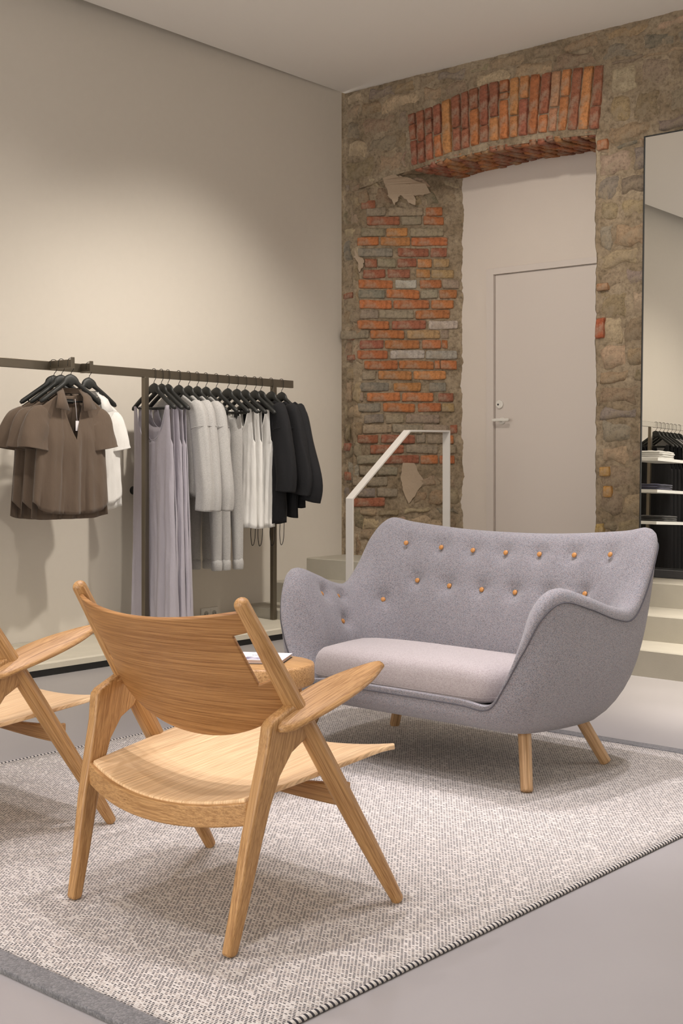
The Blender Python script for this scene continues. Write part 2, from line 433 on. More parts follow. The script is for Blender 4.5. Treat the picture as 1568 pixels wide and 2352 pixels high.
WB = mk('wall_back', V, Fc, MORTAR, None, True); tag(WB, kind='structure')
o = box('wall_niche', (.55, ND, PLAT - .05), (2.35, ND + .12, 3.42), PLASTER); tag(o, kind='structure')

def piece(name, corners, to3, nrm, proud, mat, color, parent=WB, nu=5, nv=3, jit=.004, edge=.70, back=.03, amp=.004, label=None, dome=False):
    """one brick or stone: curved-edged slab on a plane. corners = 4 (u, v) points; to3 maps (u, v) to space"""
    c = [Vector((a, b_)) for a, b_ in corners]; n_ = Vector(nrm); sd = random.random() * 90
    cu = sum((q for q in c), Vector((0, 0))) / 4; org = Vector(to3(*cu))
    VV, FF = [], []
    us = [0, .035] + [(.035 + (.93 * k / (nu - 1))) for k in range(1, nu - 1)] + [.965, 1]
    vs = [0, .10] + [(.10 + .80 * k / (nv - 1)) for k in range(1, nv - 1)] + [.90, 1]
    for iu, u in enumerate(us):
        for iv, v in enumerate(vs):
            rim = iu in (0, len(us) - 1) or iv in (0, len(vs) - 1)
            uu, vv = u, v
            p = (c[0] * (1 - uu) + c[1] * uu) * (1 - vv) + (c[3] * (1 - uu) + c[2] * uu) * vv
            q = noise.noise((p.x * 9 + sd, p.y * 9, sd)), noise.noise((p.x * 9, p.y * 9 + sd, sd + 5))
            p = p + Vector(q) * jit
            h = proud if not rim else proud * edge
            if dome: h = proud - (proud + .022) * max(abs(2 * u - 1) ** 5, abs(2 * v - 1) ** 3.5) ** 1.2
            corner = (iu in (0, len(us) - 1)) and (iv in (0, len(vs) - 1))
            if corner: p = p + (cu - p) * .06
            h += amp * noise.noise((p.x * 16 + sd, p.y * 16, sd)) + amp * .6 * noise.noise((p.x * 45, p.y * 45, sd))
            VV.append(Vector(to3(p.x, p.y)) + n_ * h - org)
    W_, H_ = len(us), len(vs)
    for i in range(W_ - 1):
        for j in range(H_ - 1): a = i * H_ + j; FF.append((a, a + H_, a + H_ + 1, a + 1))
    ring = [i * H_ for i in range(W_)] + [(W_ - 1) * H_ + j for j in range(1, H_)] + [i * H_ + H_ - 1 for i in range(W_ - 2, -1, -1)] + [j for j in range(H_ - 2, 0, -1)]
    b0 = len(VV)
    for r in ring: VV.append(VV[r] - n_ * back)
    for k in range(len(ring)):
        k2 = (k + 1) % len(ring); FF.append((ring[k2], ring[k], b0 + k, b0 + k2))
    o = mk(name, VV, FF, mat, parent, True, org); o.color = (*color, 1)
    if label: o['label'] = label
    return o
def jc(c, a=.12):
    k = 1 + random.uniform(-a, a); return tuple(max(0.005, x * k * (1 + random.uniform(-.05, .05))) for x in c)
BC = dict(o=(.42, .155, .060), O=(.44, .20, .075), r=(.31, .115, .065), g=(.29, .235, .165), G=(.23, .20, .16), w=(.40, .36, .31), y=(.33, .225, .11))
# bricks of the splayed jamb, in rows from the top
ROWS = [(465, 265, [(325, 465, 'r')]),
 (461, 335, [(375, 570, 'g'), (595, 945, 'g'), (965, 1135, 'o')]), (0, 425, [(380, 710, 'r'), (730, 930, 'g'), (950, 1150, 'o')]),
 (0, 540, [(325, 565, 'g'), (575, 790, 'O'), (815, 1150, 'g')]), (0, 633, [(285, 500, 'o'), (520, 815, 'O'), (825, 1185, 'o')]),
 (0, 743, [(285, 640, 'G'), (690, 1000, 'r'), (1020, 1180, 'r')]), (0, 848, [(360, 480, 'r'), (490, 670, 'g'), (690, 880, 'r'), (890, 1030, 'O'), (1050, 1200, 'y')]),
 (0, 955, [(345, 565, 'r'), (590, 815, 'r'), (875, 1010, 'O'), (1025, 1250, 'y')]), (0, 1060, [(300, 640, 'o'), (665, 880, 'w'), (910, 1125, 'o'), (1140, 1300, 'g')]),
 (0, 1160, [(300, 560, 'G'), (580, 905, 'o'), (920, 1090, 'g'), (1105, 1280, 'o')]), (0, 1262, [(310, 630, 'o'), (650, 1010, 'o'), (1025, 1250, 'o')]),
 (0, 1362, [(315, 500, 'g'), (510, 850, 'g'), (870, 1210, 'o')]), (0, 1466, [(285, 605, 'o'), (630, 975, 'r'), (1000, 1290, 'w')]),
 (0, 1562, [(120, 400, 'g'), (420, 755, 'o'), (785, 1110, 'y'), (1120, 1200, 'g')]), (0, 1662, [(310, 550, 'r'), (560, 910, 'o'), (935, 1120, 'o'), (1132, 1190, 'o')]),
 (0, 1765, [(285, 590, 'o'), (620, 960, 'w'), (975, 1285, 'w')]), (0, 1867, [(360, 690, 'o'), (705, 1050, 'o'), (1060, 1112, 'o'), (1122, 1280, 'o')]),
 (0, 1970, [(335, 470, 'g'), (500, 830, 'O'), (850, 1170, 'O')]), (0, 2087, [(290, 605, 'G'), (650, 920, 'O'), (1010, 1175, 'G')]),
 (0, 2188, [(290, 350, 'g'), (380, 715, 'o'), (735, 1045, 'o'), (1100, 1245, 'r')]), (0, 2293, [(285, 515, 'G'), (540, 860, 'o'), (890, 1120, 'o'), (1132, 1250, 'y')]),
 (0, 2405, [(355, 550, 'G'), (570, 750, 'g'), (770, 1110, 'g')]), (0, 2508, [(340, 625, 'g'), (640, 940, 'g'), (950, 1200, 'g'), (1215, 1285, 'r')]),
 (0, 2608, [(290, 495, 'r'), (520, 865, 'r'), (880, 970, 'g'), (990, 1145, 'g'), (1160, 1250, 'o')]), (0, 2708, [(415, 755, 'r'), (775, 1090, 'g'), (1160, 1270, 'g')]),
 (0, 2813, [(285, 530, 'g'), (555, 905, 'r'), (920, 1090, 'o'), (1110, 1260, 'o')]), (0, 2927, [(310, 480, 'g'), (495, 690, 'g')]), (0, 3032, [(240, 370, 'g'), (390, 590, 'g')]),
 (0, 3143, [(290, 465, 'G'), (485, 690, 'g')]), (0, 3238, [(230, 560, 'r')])]

def px2k(x): return ((760 + x / 4.3556) - 825) / 309.9
def py2z(y): return 1.1605 + (1047.63 - (400 + y / 4.3556)) / 309.9
for _, y, br in ROWS:
    for x0, x1, cc in br:
        k0, k1 = px2k(x0), px2k(x1); z1, z0 = py2z(y), py2z(y + 84)
        dz = random.uniform(-.003, .003)
        piece('brick', [(k0, z0 + dz), (k1, z0 - dz), (k1, z1 - dz), (k0, z1 + dz)], jam3, NJ, .010 + random.uniform(0, .008), BRICK, jc(BC[cc]), jit=.006)
# rubble at the foot and head of the jamb
def rubble(u0, u1, v0, v1, to3, nrm, hmin, hmax, wmin, wmax, cols, ok=lambda a, b_, c_, d_: True, proud=(.004, .02), name='stone'):
    v = v0
    while v < v1 - .03:
        h = min(random.uniform(hmin, hmax), v1 - v); u = u0 + random.uniform(-.05, 0)
        while u < u1 - .02:
            ww = random.uniform(wmin, wmax); a, b_ = max(u, u0), min(u + ww, u1)
            if b_ - a > .035:
                g = .007; t = [random.uniform(-.018, .018) for _ in range(4)]
                if ok(a, b_, v, v + h):
                    piece(name, [(a + g, v + g + t[0] * .5), (b_ - g, v + g + t[1] * .5), (b_ - g, v + h - g + t[2] * .5), (a + g, v + h - g + t[3] * .5)], to3, nrm,
                          random.uniform(*proud), STONE, jc(random.choice(cols), .2), nu=8, nv=6, jit=.034, amp=.014, dome=True)
            u += ww
        v += h
SCOL = [(0.34, 0.25, 0.159), (0.302, 0.22, 0.14), (0.378, 0.281, 0.183), (0.277, 0.213, 0.146), (0.265, 0.22, 0.171), (0.328, 0.238, 0.146), (0.416, 0.317, 0.213)]
def front3(x, z): return (x, 0., z)
rubble(.0, .75, PLAT + .0, .78, jam3, NJ, .09, .15, .12, .3, SCOL)
rubble(.42, .76, .80, 1.02, jam3, NJ, .10, .14, .12, .2, SCOL)
rubble(.0, .76, 3.02, 3.2, jam3, NJ, .08, .12, .1, .2, SCOL)
rubble(.0, .155, PLAT, 3.2, front3, (0, -1, 0), .09, .2, .08, .15, SCOL)
# the face above, left and right of the arch
def outside_arch(a, b_, c_, d_): return not (b_ > .60 and a < 2.20 and d_ > 3.18 and c_ < 3.645)
rubble(.0, .60, 3.2, 3.66, front3, (0, -1, 0), .10, .17, .15, .34, SCOL)
rubble(.0, 3.6, 3.66, 3.86, front3, (0, -1, 0), .085, .12, .16, .40, SCOL)
rubble(2.22, 3.6, 3.14, 3.66, front3, (0, -1, 0), .11, .19, .18, .45, SCOL)
rubble(2.145, 2.50, PLAT, 3.14, front3, (0, -1, 0), .09, .19, .12, .34, SCOL)
rubble(3.45, 4.2, PLAT, 3.14, front3, (0, -1, 0), .12, .2, .2, .45, SCOL)
# odd coloured bricks built into the right pier
for (x0, x1, z0, z1, cc) in [(2.14, 2.20, 1.905, 2.045, (.36, .10, .045)), (2.165, 2.24, 1.035, 1.10, (.50, .28, .08)), (2.19, 2.255, .90, .975, (.50, .26, .07)), (2.14, 2.20, .63, .73, (.42, .29, .11)), (2.15, 2.23, 2.21, 2.26, (.38, .20, .10)), (2.15, 2.22, 3.10, 3.17, (.40, .15, .06))]:
    piece('brick', [(x0, z0), (x1, z0 + .006), (x1 - .004, z1), (x0 + .004, z1 - .005)], front3, (0, -1, 0), .026, BRICK, cc, jit=.01)
for (k0, k1, z0, z1) in [(-.12, -.04, 2.33, 2.37), (-.08, -.02, 2.02, 2.07), (-.08, -.02, 1.87, 1.91), (-.12, -.07, 1.2, 1.26), (-.11, -.05, .98, 1.04)]:
    piece('brick', [(k0 + .13, z0), (k1 + .13, z0), (k1 + .13, z1), (k0 + .13, z1)], front3, (0, -1, 0), .022, BRICK, jc(BC['r']), jit=.012)
# loose plaster left on the jamb
def blob(pts, to3, nrm, h, mat, name, col=(1, 1, 1), parent=WB):
    fine = []
    for (a0, b0), (a1, b1) in zip(pts, pts[1:] + pts[:1]):
        for q in range(5): fine.append((lerp(a0, a1, q / 5) + .012 * noise.noise((a0 * 40 + q * 1.7, b0 * 40, 1)), lerp(b0, b1, q / 5) + .012 * noise.noise((a0 * 40, b0 * 40 + q * 1.7, 5))))
    VV = [Vector(to3(*p)) + Vector(nrm) * (h + .006 * noise.noise((p[0] * 9, p[1] * 9, 0))) for p in fine]; c = sum(VV, Vector()) / len(VV); VV = [v - c for v in VV]
    from mathutils.geometry import tessellate_polygon
    tri = tessellate_polygon([[Vector((p[0], p[1], 0)) for p in fine]]); n0 = len(VV); nn = Vector(nrm)
    vs_ = VV + [v - nn * .03 for v in VV]
    fs = []
    for t3 in tri:
        q = (vs_[t3[1]] - vs_[t3[0]]).cross(vs_[t3[2]] - vs_[t3[0]])
        fs.append(tuple(t3) if q.dot(nn) > 0 else tuple(t3)[::-1])
    for k in range(n0): fs.append((k, (k + 1) % n0, n0 + (k + 1) % n0, n0 + k))
    o = mk(name, vs_, fs, mat, parent, False, c); o.color = (*col, 1); return o
PPATCH = plain('old_plaster', (.40, .31, .225), .95, 0, .8, 60, .2)
pk = lambda pts: [(px2k(x), py2z(y)) for x, y in pts]
blob(pk([(690, 85), (880, 80), (1000, 110), (1090, 140), (1060, 215), (950, 230), (880, 235), (860, 320), (800, 300), (740, 225), (700, 250), (655, 320), (610, 230), (660, 150)]), jam3, NJ, .042, PPATCH, 'plaster_patch')
blob(pk([(265, 745), (285, 820), (350, 850), (345, 930), (305, 985), (290, 900), (255, 830)]), jam3, NJ, .02, PPATCH, 'plaster_patch')
blob(pk([(740, 2880), (850, 2890), (960, 3080), (900, 3160), (800, 3300), (750, 3180), (720, 3060)]), jam3, NJ, .010, PPATCH, 'plaster_patch')
# the brick arch: soldier courses
top = [345, 380, 420, 456, 494, 536, 579, 617, 663, 707, 752, 797, 845, 891, 940, 988, 1035, 1079, 1128, 1175, 1222]
bot = [358, 392, 426, 462, 501, 544, 583, 623, 665, 708, 752, 795, 836, 878, 921, 967, 1009, 1053, 1101, 1150, 1196]
def interp(x, P):
    for (a, b_), (c_, d_) in zip(P, P[1:]):
        if x <= c_: return b_ + (d_ - b_) * (x - a) / (c_ - a)
    return P[-1][1]
TOPY = [(345, 513), (462, 474), (580, 418), (707, 373), (845, 343), (988, 322), (1128, 300), (1222, 290)]
BOTY = [(350, 742), (462, 705), (545, 675), (665, 640), (795, 612), (920, 592), (1050, 578), (1200, 572)]
Fv = Vector((-sin(TH), cos(TH), 0)); Rv = Vector((cos(TH), sin(TH), 0))
def wall_pt(px, py, y=0.):                         # where a sight line meets the wall plane; used to measure the courses
    d = Fv + Rv * ((px - 784) / 2935.72) + Vector((0, 0, (1047.63 - py) / 2935.72)); p = CAM + d * ((y - CAM.y) / d.y); return (p.x, p.z)
ACOL = ['r', 'r', 'r', 'r', 'o', 'r', 'r', 'r', 'r', 'r', 'o', 'O', 'r', 'o', 'r', 'p', 'o', 'O', 'O', 'r']
BC['p'] = (.46, .24, .13)
ARCH = []
for i in range(20):
    def cpt(f, side):                              # f: 0 bottom .. 1 top
        xb, xt = (bot[i] + 4, top[i] + 4) if side == 0 else (bot[i + 1] - 5, top[i + 1] - 5)
        yb, yt = interp(xb, BOTY), interp(xt, TOPY)
        x, y = xb + (xt - xb) * f, yb + (yt - yb) * f
        return wall_pt(760 + x / 1.9406, y / 1.9406)
    sp_ = [.48, .40, .50, .42, .0, .42, .34, .64, .30, .40, .66, .36, .62, .0, .30, .40, .56, .0, .0, .36][i]
    segs = [(0, 1)] if sp_ == 0 else [(0, sp_ - .012), (sp_ + .012, 1)]
    if sp_ and random.random() < .3 and sp_ > .45: segs = [(0, sp_ - .012), (sp_ + .012, .78), (.80, 1)]
    for f0, f1 in segs:
        cc = ACOL[i] if random.random() < .8 else random.choice('oOr')
        piece('brick', [cpt(f0, 0), cpt(f0, 1), cpt(f1, 1), cpt(f1, 0)], front3, (0, -1, 0), .014 + random.uniform(0, .008), BRICK, jc(BC[cc], .15), nu=3, nv=5, jit=.004)
# bricks on the underside of the arch
def sof3(x, y): return (x, y, zs(x, y))
for i in range(23):
    x0 = .66 + i * .064; off = (i % 2) * .11
    yy = -.005 - off
    while yy < .53:
        a, b_ = max(yy, 0.0), min(yy + .22, .53)
        if b_ - a > .03:
            piece('brick', [(x0 + .005, a + .005), (x0 + .058, a + .005), (x0 + .058, b_ - .005), (x0 + .005, b_ - .005)], sof3, (0, 0, -1), .010 + random.uniform(0, .012), BRICK, jc(BC[random.choice('oroOr')], .15), nu=3, nv=4, jit=.006)
        yy += .23

# ---------------------------------------------------------------- door in the niche
dr = tag(bpy.data.objects.new('door_1', None), kind='structure'); COL.objects.link(dr); dr.location = (1.5, ND, PLAT)
tag(dr, 'flush pale door with white lever handle in the arched niche')
DX0, DX1, DZ = .946, 2.02, 2.52
def dbox(n, lo, hi, m, p=dr, bev=.002):
    q = box(n, tuple(lo[i] - dr.location[i] for i in range(3)), tuple(hi[i] - dr.location[i] for i in range(3)), m, p, bev); return q
dbox('frame_jamb', (DX0, ND - .034, PLAT), (DX0 + .062, ND + .02, DZ), DOORP); dbox('frame_jamb', (DX1, ND - .034, PLAT), (DX1 + .062, ND + .02, DZ), DOORP)
dbox('frame_head', (DX0 + .062, ND - .034, DZ - .045), (DX1, ND + .02, DZ), DOORP)
leaf = dbox('leaf', (DX0 + .0665, ND - .012, PLAT + .006), (DX1 - .006, ND + .02, DZ - .0495), DOORP)
dbox('rebate', (DX0 + .062, ND + .006, PLAT), (DX1, ND + .016, DZ - .045), DOORP)
def cyl(name, c, ax, r, L, mat, parent, n=24, bev=.15):
    ax = Vector(ax).normalized(); c = Vector(c); V2, F2 = [], []
    a, b_ = frame_at(ax); prof = [(0, r), (L * (1 - bev), r), (L, r * .86)]
    for z, rr in prof:
        for k in range(n): V2.append(c + ax * z + a * rr * cos(2 * pi * k / n) + b_ * rr * sin(2 * pi * k / n))
    for i in range(2):
        for k in range(n): F2.append((i * n + k, i * n + (k + 1) % n, (i + 1) * n + (k + 1) % n, (i + 1) * n + k))
    F2.append(tuple(range(n))[::-1]); F2.append(tuple(range(2 * n, 3 * n)))
    return mk(name, V2, F2, mat, parent, False)
rel = lambda x, y, z: (x - dr.location[0], y - dr.location[1], z - dr.location[2])
cyl('lock_rose', rel(1.055, ND - .012, 1.535), (0, -1, 0), .030, .016, PLASTIC, dr)
cyl('keyhole', rel(1.047, ND - .028, 1.533), (0, -1, 0), .007, .002, DARK, dr)
cyl('handle_rose', rel(1.075, ND - .012, 1.415), (0, -1, 0), .026, .012, PLASTIC, dr)
tube('handle', [rel(1.075, ND - .02, 1.42), rel(1.075, ND - .06, 1.42), rel(1.073, ND - .066, 1.42)], .011, PLASTIC, dr)
box('handle_lever', rel(1.022, ND - .076, 1.41), rel(1.165, ND - .056, 1.432), PLASTIC, dr, .006, 3)

# ================================================================== HANDRAIL
hr = empty('handrail', (1.1, -.7, 0), 'white flat steel handrail bent over the steps behind the sofa', 'handrail')
def flatbar(name, path, w, t, mat, parent):
    """flat bar in the y-z plane, width w along x, mitred at the bends"""
    P = [Vector((0, y, z)) for y, z in path]; V2 = []
    for i, p in enumerate(P):
        d0 = (P[i] - P[i - 1]).normalized() if i else (P[1] - P[0]).normalized()
        d1 = (P[i + 1] - P[i]).normalized() if i < len(P) - 1 else d0
        n0 = Vector((0, -d0.z, d0.y)); n1 = Vector((0, -d1.z, d1.y)); n_ = (n0 + n1).normalized(); n_ = n_ / max(.3, n_.dot(n0))
        for sx, sn in ((-1, -1), (1, -1), (1, 1), (-1, 1)): V2.append(p + Vector((sx * w / 2, 0, 0)) + n_ * (sn * t / 2))
    F2 = []
    for i in range(len(P) - 1):
        for k in range(4): F2.append((i * 4 + k, i * 4 + (k + 1) % 4, i * 4 + 4 + (k + 1) % 4, i * 4 + 4 + k))
    F2.append((3, 2, 1, 0)); q = len(P) * 4; F2.append((q - 4, q - 3, q - 2, q - 1))
    o = mk(name, V2, F2, mat, parent, False); bv = o.modifiers.new('bevel', 'BEVEL'); bv.width = .0015; bv.segments = 2; return o
flatbar('bar', [(-1.207 + .7, 0.004), (-1.207 + .7, .895), (-.633 + .7, 1.325), (-.205 + .7, 1.329), (-.205 + .7, PLAT + .004)], .058, .012, WHITEM, hr)
box('foot_plate', (-.045, -1.26 + .7, .001), (.045, -1.155 + .7, .009), WHITEM, hr, .002); box('foot_plate', (-.045, -.255 + .7, PLAT + .003), (.045, -.155 + .7, PLAT + .011), WHITEM, hr, .002)

# ================================================================== MIRROR
mr = empty('wall_mirror', (2.97, -.098, .483), 'tall thin black framed mirror leaning on the stone wall', 'mirror')
MW, MH = .475, 2.645
mr.rotation_euler = (radians(-1.45), 0, 0)
box('glass', (-MW, -.004, 0), (MW, .004, MH), MIRR, mr)
for n_, lo, hi in (('frame', (-MW - .006, -.010, -.006), (-MW, .02, MH + .006)), ('frame', (MW, -.010, -.006), (MW + .006, .02, MH + .006)), ('frame', (-MW, -.010, MH), (MW, .02, MH + .006)), ('frame', (-MW, -.010, -.006), (MW, .02, 0))):
    box(n_, lo, hi, BLACKM, mr)
box('backing', (-MW, .005, 0), (MW, .016, MH), BLACKM, mr)
bk = box('mirror_block', (2.50, -.135, PLAT + .001), (3.44, -.04, .474), CHARC, None, .003)
tag(bk, 'low dark timber block carrying the tall mirror', 'block')

# ================================================================== RUG
RX0, RX1, RY0, RY1 = 2.171, 4.503, -5.547, -2.555; RT = .010
rg = empty('rug', ((RX0 + RX1) / 2, (RY0 + RY1) / 2, 0), 'flat woven black and cream speckled rug with grey end bands', 'rug')
ox, oy = rg.location.x, rg.location.y
def rugslab(name, x0, x1, y0, y1, zt, mat):
    nx, ny = 30, 40; V2, F2 = [], []
    for i in range(nx + 1):
        for j in range(ny + 1):
            x, y = lerp(x0, x1, i / nx), lerp(y0, y1, j / ny)
            V2.append((x, y, zt + .0008 * noise.noise((x * 7, y * 7, 0))))
    for i in range(nx):
        for j in range(ny): a = i * (ny + 1) + j; F2.append((a, a + ny + 1, a + ny + 2, a + 1))
    o = mk(name, V2, F2, mat, rg); solid(o, zt - .0005, -1); return o
rugslab('weave', RX0 - ox, RX1 - ox - .006, RY0 + .062 - oy, RY1 - .062 - oy, RT, RUG)
rugslab('end_band', RX0 - ox, RX1 - ox, RY0 - oy, RY0 + .063 - oy, RT + .003, RUGB); rugslab('end_band', RX0 - ox, RX1 - ox, RY1 - .063 - oy, RY1 - oy, RT + .003, RUGB)
for x in (RX1 - .005, RX0 + .003):
    L = RY1 - RY0 - .125; m_ = 180
    tube('edge_cord', [(x - ox, -L / 2 + L * k / m_, .0068) for k in range(m_ + 1)], [.0062 + .0007 * (k % 2) for k in range(m_ + 1)], RUGC, rg, 10)

# ================================================================== SOFA
SX, SY = 3.372, -3.20
sofa = empty('sofa', (SX, SY, RT), 'grey wool two seat sofa with curved back, low arms and tan buttons', 'sofa')
TP = [(0, -.41, .315), (.30, -.405, .312), (.43, -.40, .305), (.495, -.395, .40), (.54, -.375, .53), (.572, -.335, .645), (.605, -.262, .700), (.635, -.13, .668), (.655, .01, .622),
      (.662, .12, .612), (.660, .21, .69), (.652, .295, .815), (.618, .362, .878), (.50, .388, .862), (.25, .398, .842), (0, .402, .836)]
BP = [(0, -.345, .205), (.28, -.34, .205), (.39, -.325, .20), (.44, -.30, .195), (.47, -.265, .19), (.485, -.22, .187), (.495, -.17, .185), (.50, -.08, .18), (.50, 0, .176),
      (.495, .10, .172), (.485, .19, .170), (.46, .25, .168), (.42, .29, .168), (.34, .305, .168), (.17, .315, .168), (0, .32, .168)]
DP = [(0, -.335, .285), (.28, -.33, .285), (.37, -.32, .285), (.415, -.30, .285), (.44, -.27, .285), (.455, -.23, .285), (.465, -.18, .285), (.47, -.09, .285), (.465, 0, .285),
      (.455, .05, .285), (.435, .095, .285), (.405, .132, .285), (.355, .158, .285), (.28, .17, .285), (.14, .175, .285), (0, .177, .285)]
NS = 288
def loop(P):
    full = list(P) + [(-x, y, z) for x, y, z in P[-2:0:-1]]
    return [Vector(q) for q in spl(full, NS, True)]
TL, BL, DL = loop(TP), loop(BP), loop(DP)
def smooth_normals():
    raw = []
    for s in range(NS):
        tg = TL[(s + 1) % NS] - TL[s - 1]; n_ = Vector((tg.y, -tg.x, 0))
        if n_.dot(Vector((TL[s].x, TL[s].y, 0))) < 0: n_ = -n_
        raw.append(n_)
    out = []
    for s in range(NS):
        a = Vector()
        for d in range(-16, 17): a += raw[(s + d) % NS].normalized() * exp(-(d / 9) ** 2)
        out.append(a.normalized())
    return out
NRM = smooth_normals()
def sofa_shell(buttons=()):
    V2, F2, inner = [], [], set(); seam = []
    M = None
    for s in range(NS):
        T, B_, D = TL[s], BL[s], DL[s]
        tg = TL[(s + 1) % NS] - TL[s - 1]; th2 = Vector((tg.x, tg.y, 0))
        if th2.length < 1e-6: th2 = Vector((1, 0, 0))
        n_ = Vector((tg.y, -tg.x, 0)).normalized() if th2.length else Vector((0, -1, 0))
        n_ = NRM[s]
        hgt = T.z - .30; th = .020 + .022 * min(1, max(0, hgt) / .25)      # half thickness of the padded edge
        dB = (B_ - T).normalized(); dD = (D - T).normalized()
        oe = T + n_ * th + dB * (th * 1.1); ie = T - n_ * th + dD * (th * 1.1)
        rib = []
        c0 = Vector((0, -.01, .165))
        for t in (0, .5, .9): rib.append(c0.lerp(B_, t))
        rib[-1].z -= .004
        bul = .035 + .045 * min(1, max(0, hgt) / .3)
        out = n_.lerp(Vector((B_.x, B_.y, 0)).normalized(), .5).normalized()
        for k in range(13):
            t = k / 12; p = B_.lerp(oe, t) + out * (bul * sin(pi * t ** .8) * (1 - .35 * t)); rib.append(p)
        seam.append(rib[-1] + n_ * .002)
        for k in range(1, 8):
            a = pi * k / 8; up = -(dB + dD).normalized()
            ctr = (oe + ie) / 2; rib.append(ctr + n_ * (cos(a) * th) + up * (sin(a) * th * 1.15))
        i0 = len(rib)
        bi = .028 * min(1, max(0, hgt) / .3)
        for k in range(25):
            t = k / 24; rib.append(ie.lerp(D, t) - n_ * (bi * sin(pi * t) * (1 - .3 * t)))
        i1 = len(rib)
        for t in (.12, .5, 1.): rib.append(D.lerp(Vector((0, -.08, .285)), t))
        M = len(rib)
        for j, p in enumerate(rib):
            V2.append(p)
            if i0 <= j < i1: inner.add(s * M + j)
    for s in range(NS):
        for j in range(M - 1): F2.append((s * M + j, ((s + 1) % NS) * M + j, ((s + 1) % NS) * M + j + 1, s * M + j + 1))
    # button tufting
    nrm = {}
    def vn(i):
        s, j = divmod(i, M); a = V2[((s + 1) % NS) * M + j] - V2[((s - 1) % NS) * M + j]; b_ = V2[s * M + j + 1] - V2[s * M + j - 1]
        n2 = a.cross(b_).normalized(); return n2
    places = []
    for bp in buttons:
        bp = Vector(bp); i = min(inner, key=lambda q: (V2[q] - bp).length_squared); n2 = vn(i)
        if n2.dot(Vector((0, -.1, .5)) - V2[i]) < 0: n2 = -n2
        c_ = V2[i].copy()
        if bp.y > .18: c_.x, c_.z = bp.x, bp.z
        places.append((c_, n2))
    for c_, n2 in places:
        for i in inner:
            d = (V2[i] - c_); L2 = d.length_squared
            if L2 < .012:
                upv = d.z
                g = .022 * exp(-L2 / .0008) + .008 * exp(-L2 / (.0022 if upv < 0 else .0050))
                V2[i] = V2[i] - n2 * g
    return V2, F2, seam, places, inner, M
BTN = [(-.485, .20, .79), (-.32, .22, .777), (-.16, .22, .772), (0, .22, .770), (.16, .22, .772), (.32, .22, .777), (.485, .20, .79),
       (-.40, .2, .635), (-.24, .2, .622), (-.08, .2, .617), (.08, .2, .617), (.24, .2, .622), (.40, .2, .635)]
for sx in (-1, 1): BTN += [(sx * .50, .15, .57), (sx * .585, .0, .58), (sx * .565, -.13, .60), (sx * .555, -.05, .47)]
V2, F2, seam, places, inner, M = sofa_shell(BTN)
shell = mk('upholstered_shell', V2, F2, SOFA, sofa)
tube('seam', seam + [seam[0]], .0022, SEAM, shell, 6)
for p, n2 in places:
    bt = lathe('button', [(.0005, .007), (.006, .0065), (.0095, .0045), (.0108, .001), (.009, -.002)], LEATHER, shell, 16, p - n2 * .0265)
    bt.rotation_euler = n2.to_track_quat('Z', 'Y').to_euler()
# seat cushion
def rr_outline(n=96):
    pts = [(.0, -.405), (.26, -.405), (.365, -.395), (.412, -.352), (.43, -.27), (.447, -.10), (.435, .04), (.40, .135), (.30, .168), (.14, .175), (0, .176)]
    full = pts + [(-x, y) for x, y in pts[-2:0:-1]]
    return spl([(x, y) for x, y in full], n, True)
OL = rr_outline(); cc = (0, -.12)
prof = [(.0, .298), (.85, .298), (.962, .301), (.990, .312), (1.0, .330), (1.003, .352), (.995, .378), (.975, .398), (.94, .413), (.86, .424), (.7, .432), (.45, .437), (.2, .439), (0, .440)]
V2, F2 = [], []
for f, z in prof:
    for x, y in OL:
        back = max(0, min(1, (y + .10) / .3)); zz = z if z < .35 else z - .045 * back * (z - .35) / .09
        V2.append((cc[0] + (x - cc[0]) * f, cc[1] + (y - cc[1]) * f, zz + .002 * noise.noise((x * 5, y * 5, z * 9))))
n_ = len(OL)
for i in range(len(prof) - 1):
    for k in range(n_): F2.append((i * n_ + k, i * n_ + (k + 1) % n_, (i + 1) * n_ + (k + 1) % n_, (i + 1) * n_ + k))
cu = mk('seat_cushion', V2, F2, CUSH, sofa)
cu['label'] = 'pale pinkish wool seat cushion'
for f, z in ((.998, .320), (.949, .405)):
    tube('cushion_seam', [(x * f, cc[1] + (y - cc[1]) * f, z - (.045 * max(0, min(1, (y + .10) / .3)) * (z - .35) / .09 if z > .35 else 0)) for x, y in OL + OL[:1]], .0011, CUSH, cu, 6)
def sofa_leg(x, y, fx, fy):
    rod('leg', (x, y, .185), (fx, fy, .001), .0235, .0215, OAKL, sofa, 22, None, .2, .35)
sofa_leg(.455, -.225, .512, -.298); sofa_leg(-.490, -.235, -.545, -.300); sofa_leg(.42, .19, .508, .250); sofa_leg(-.42, .19, -.520, .262)

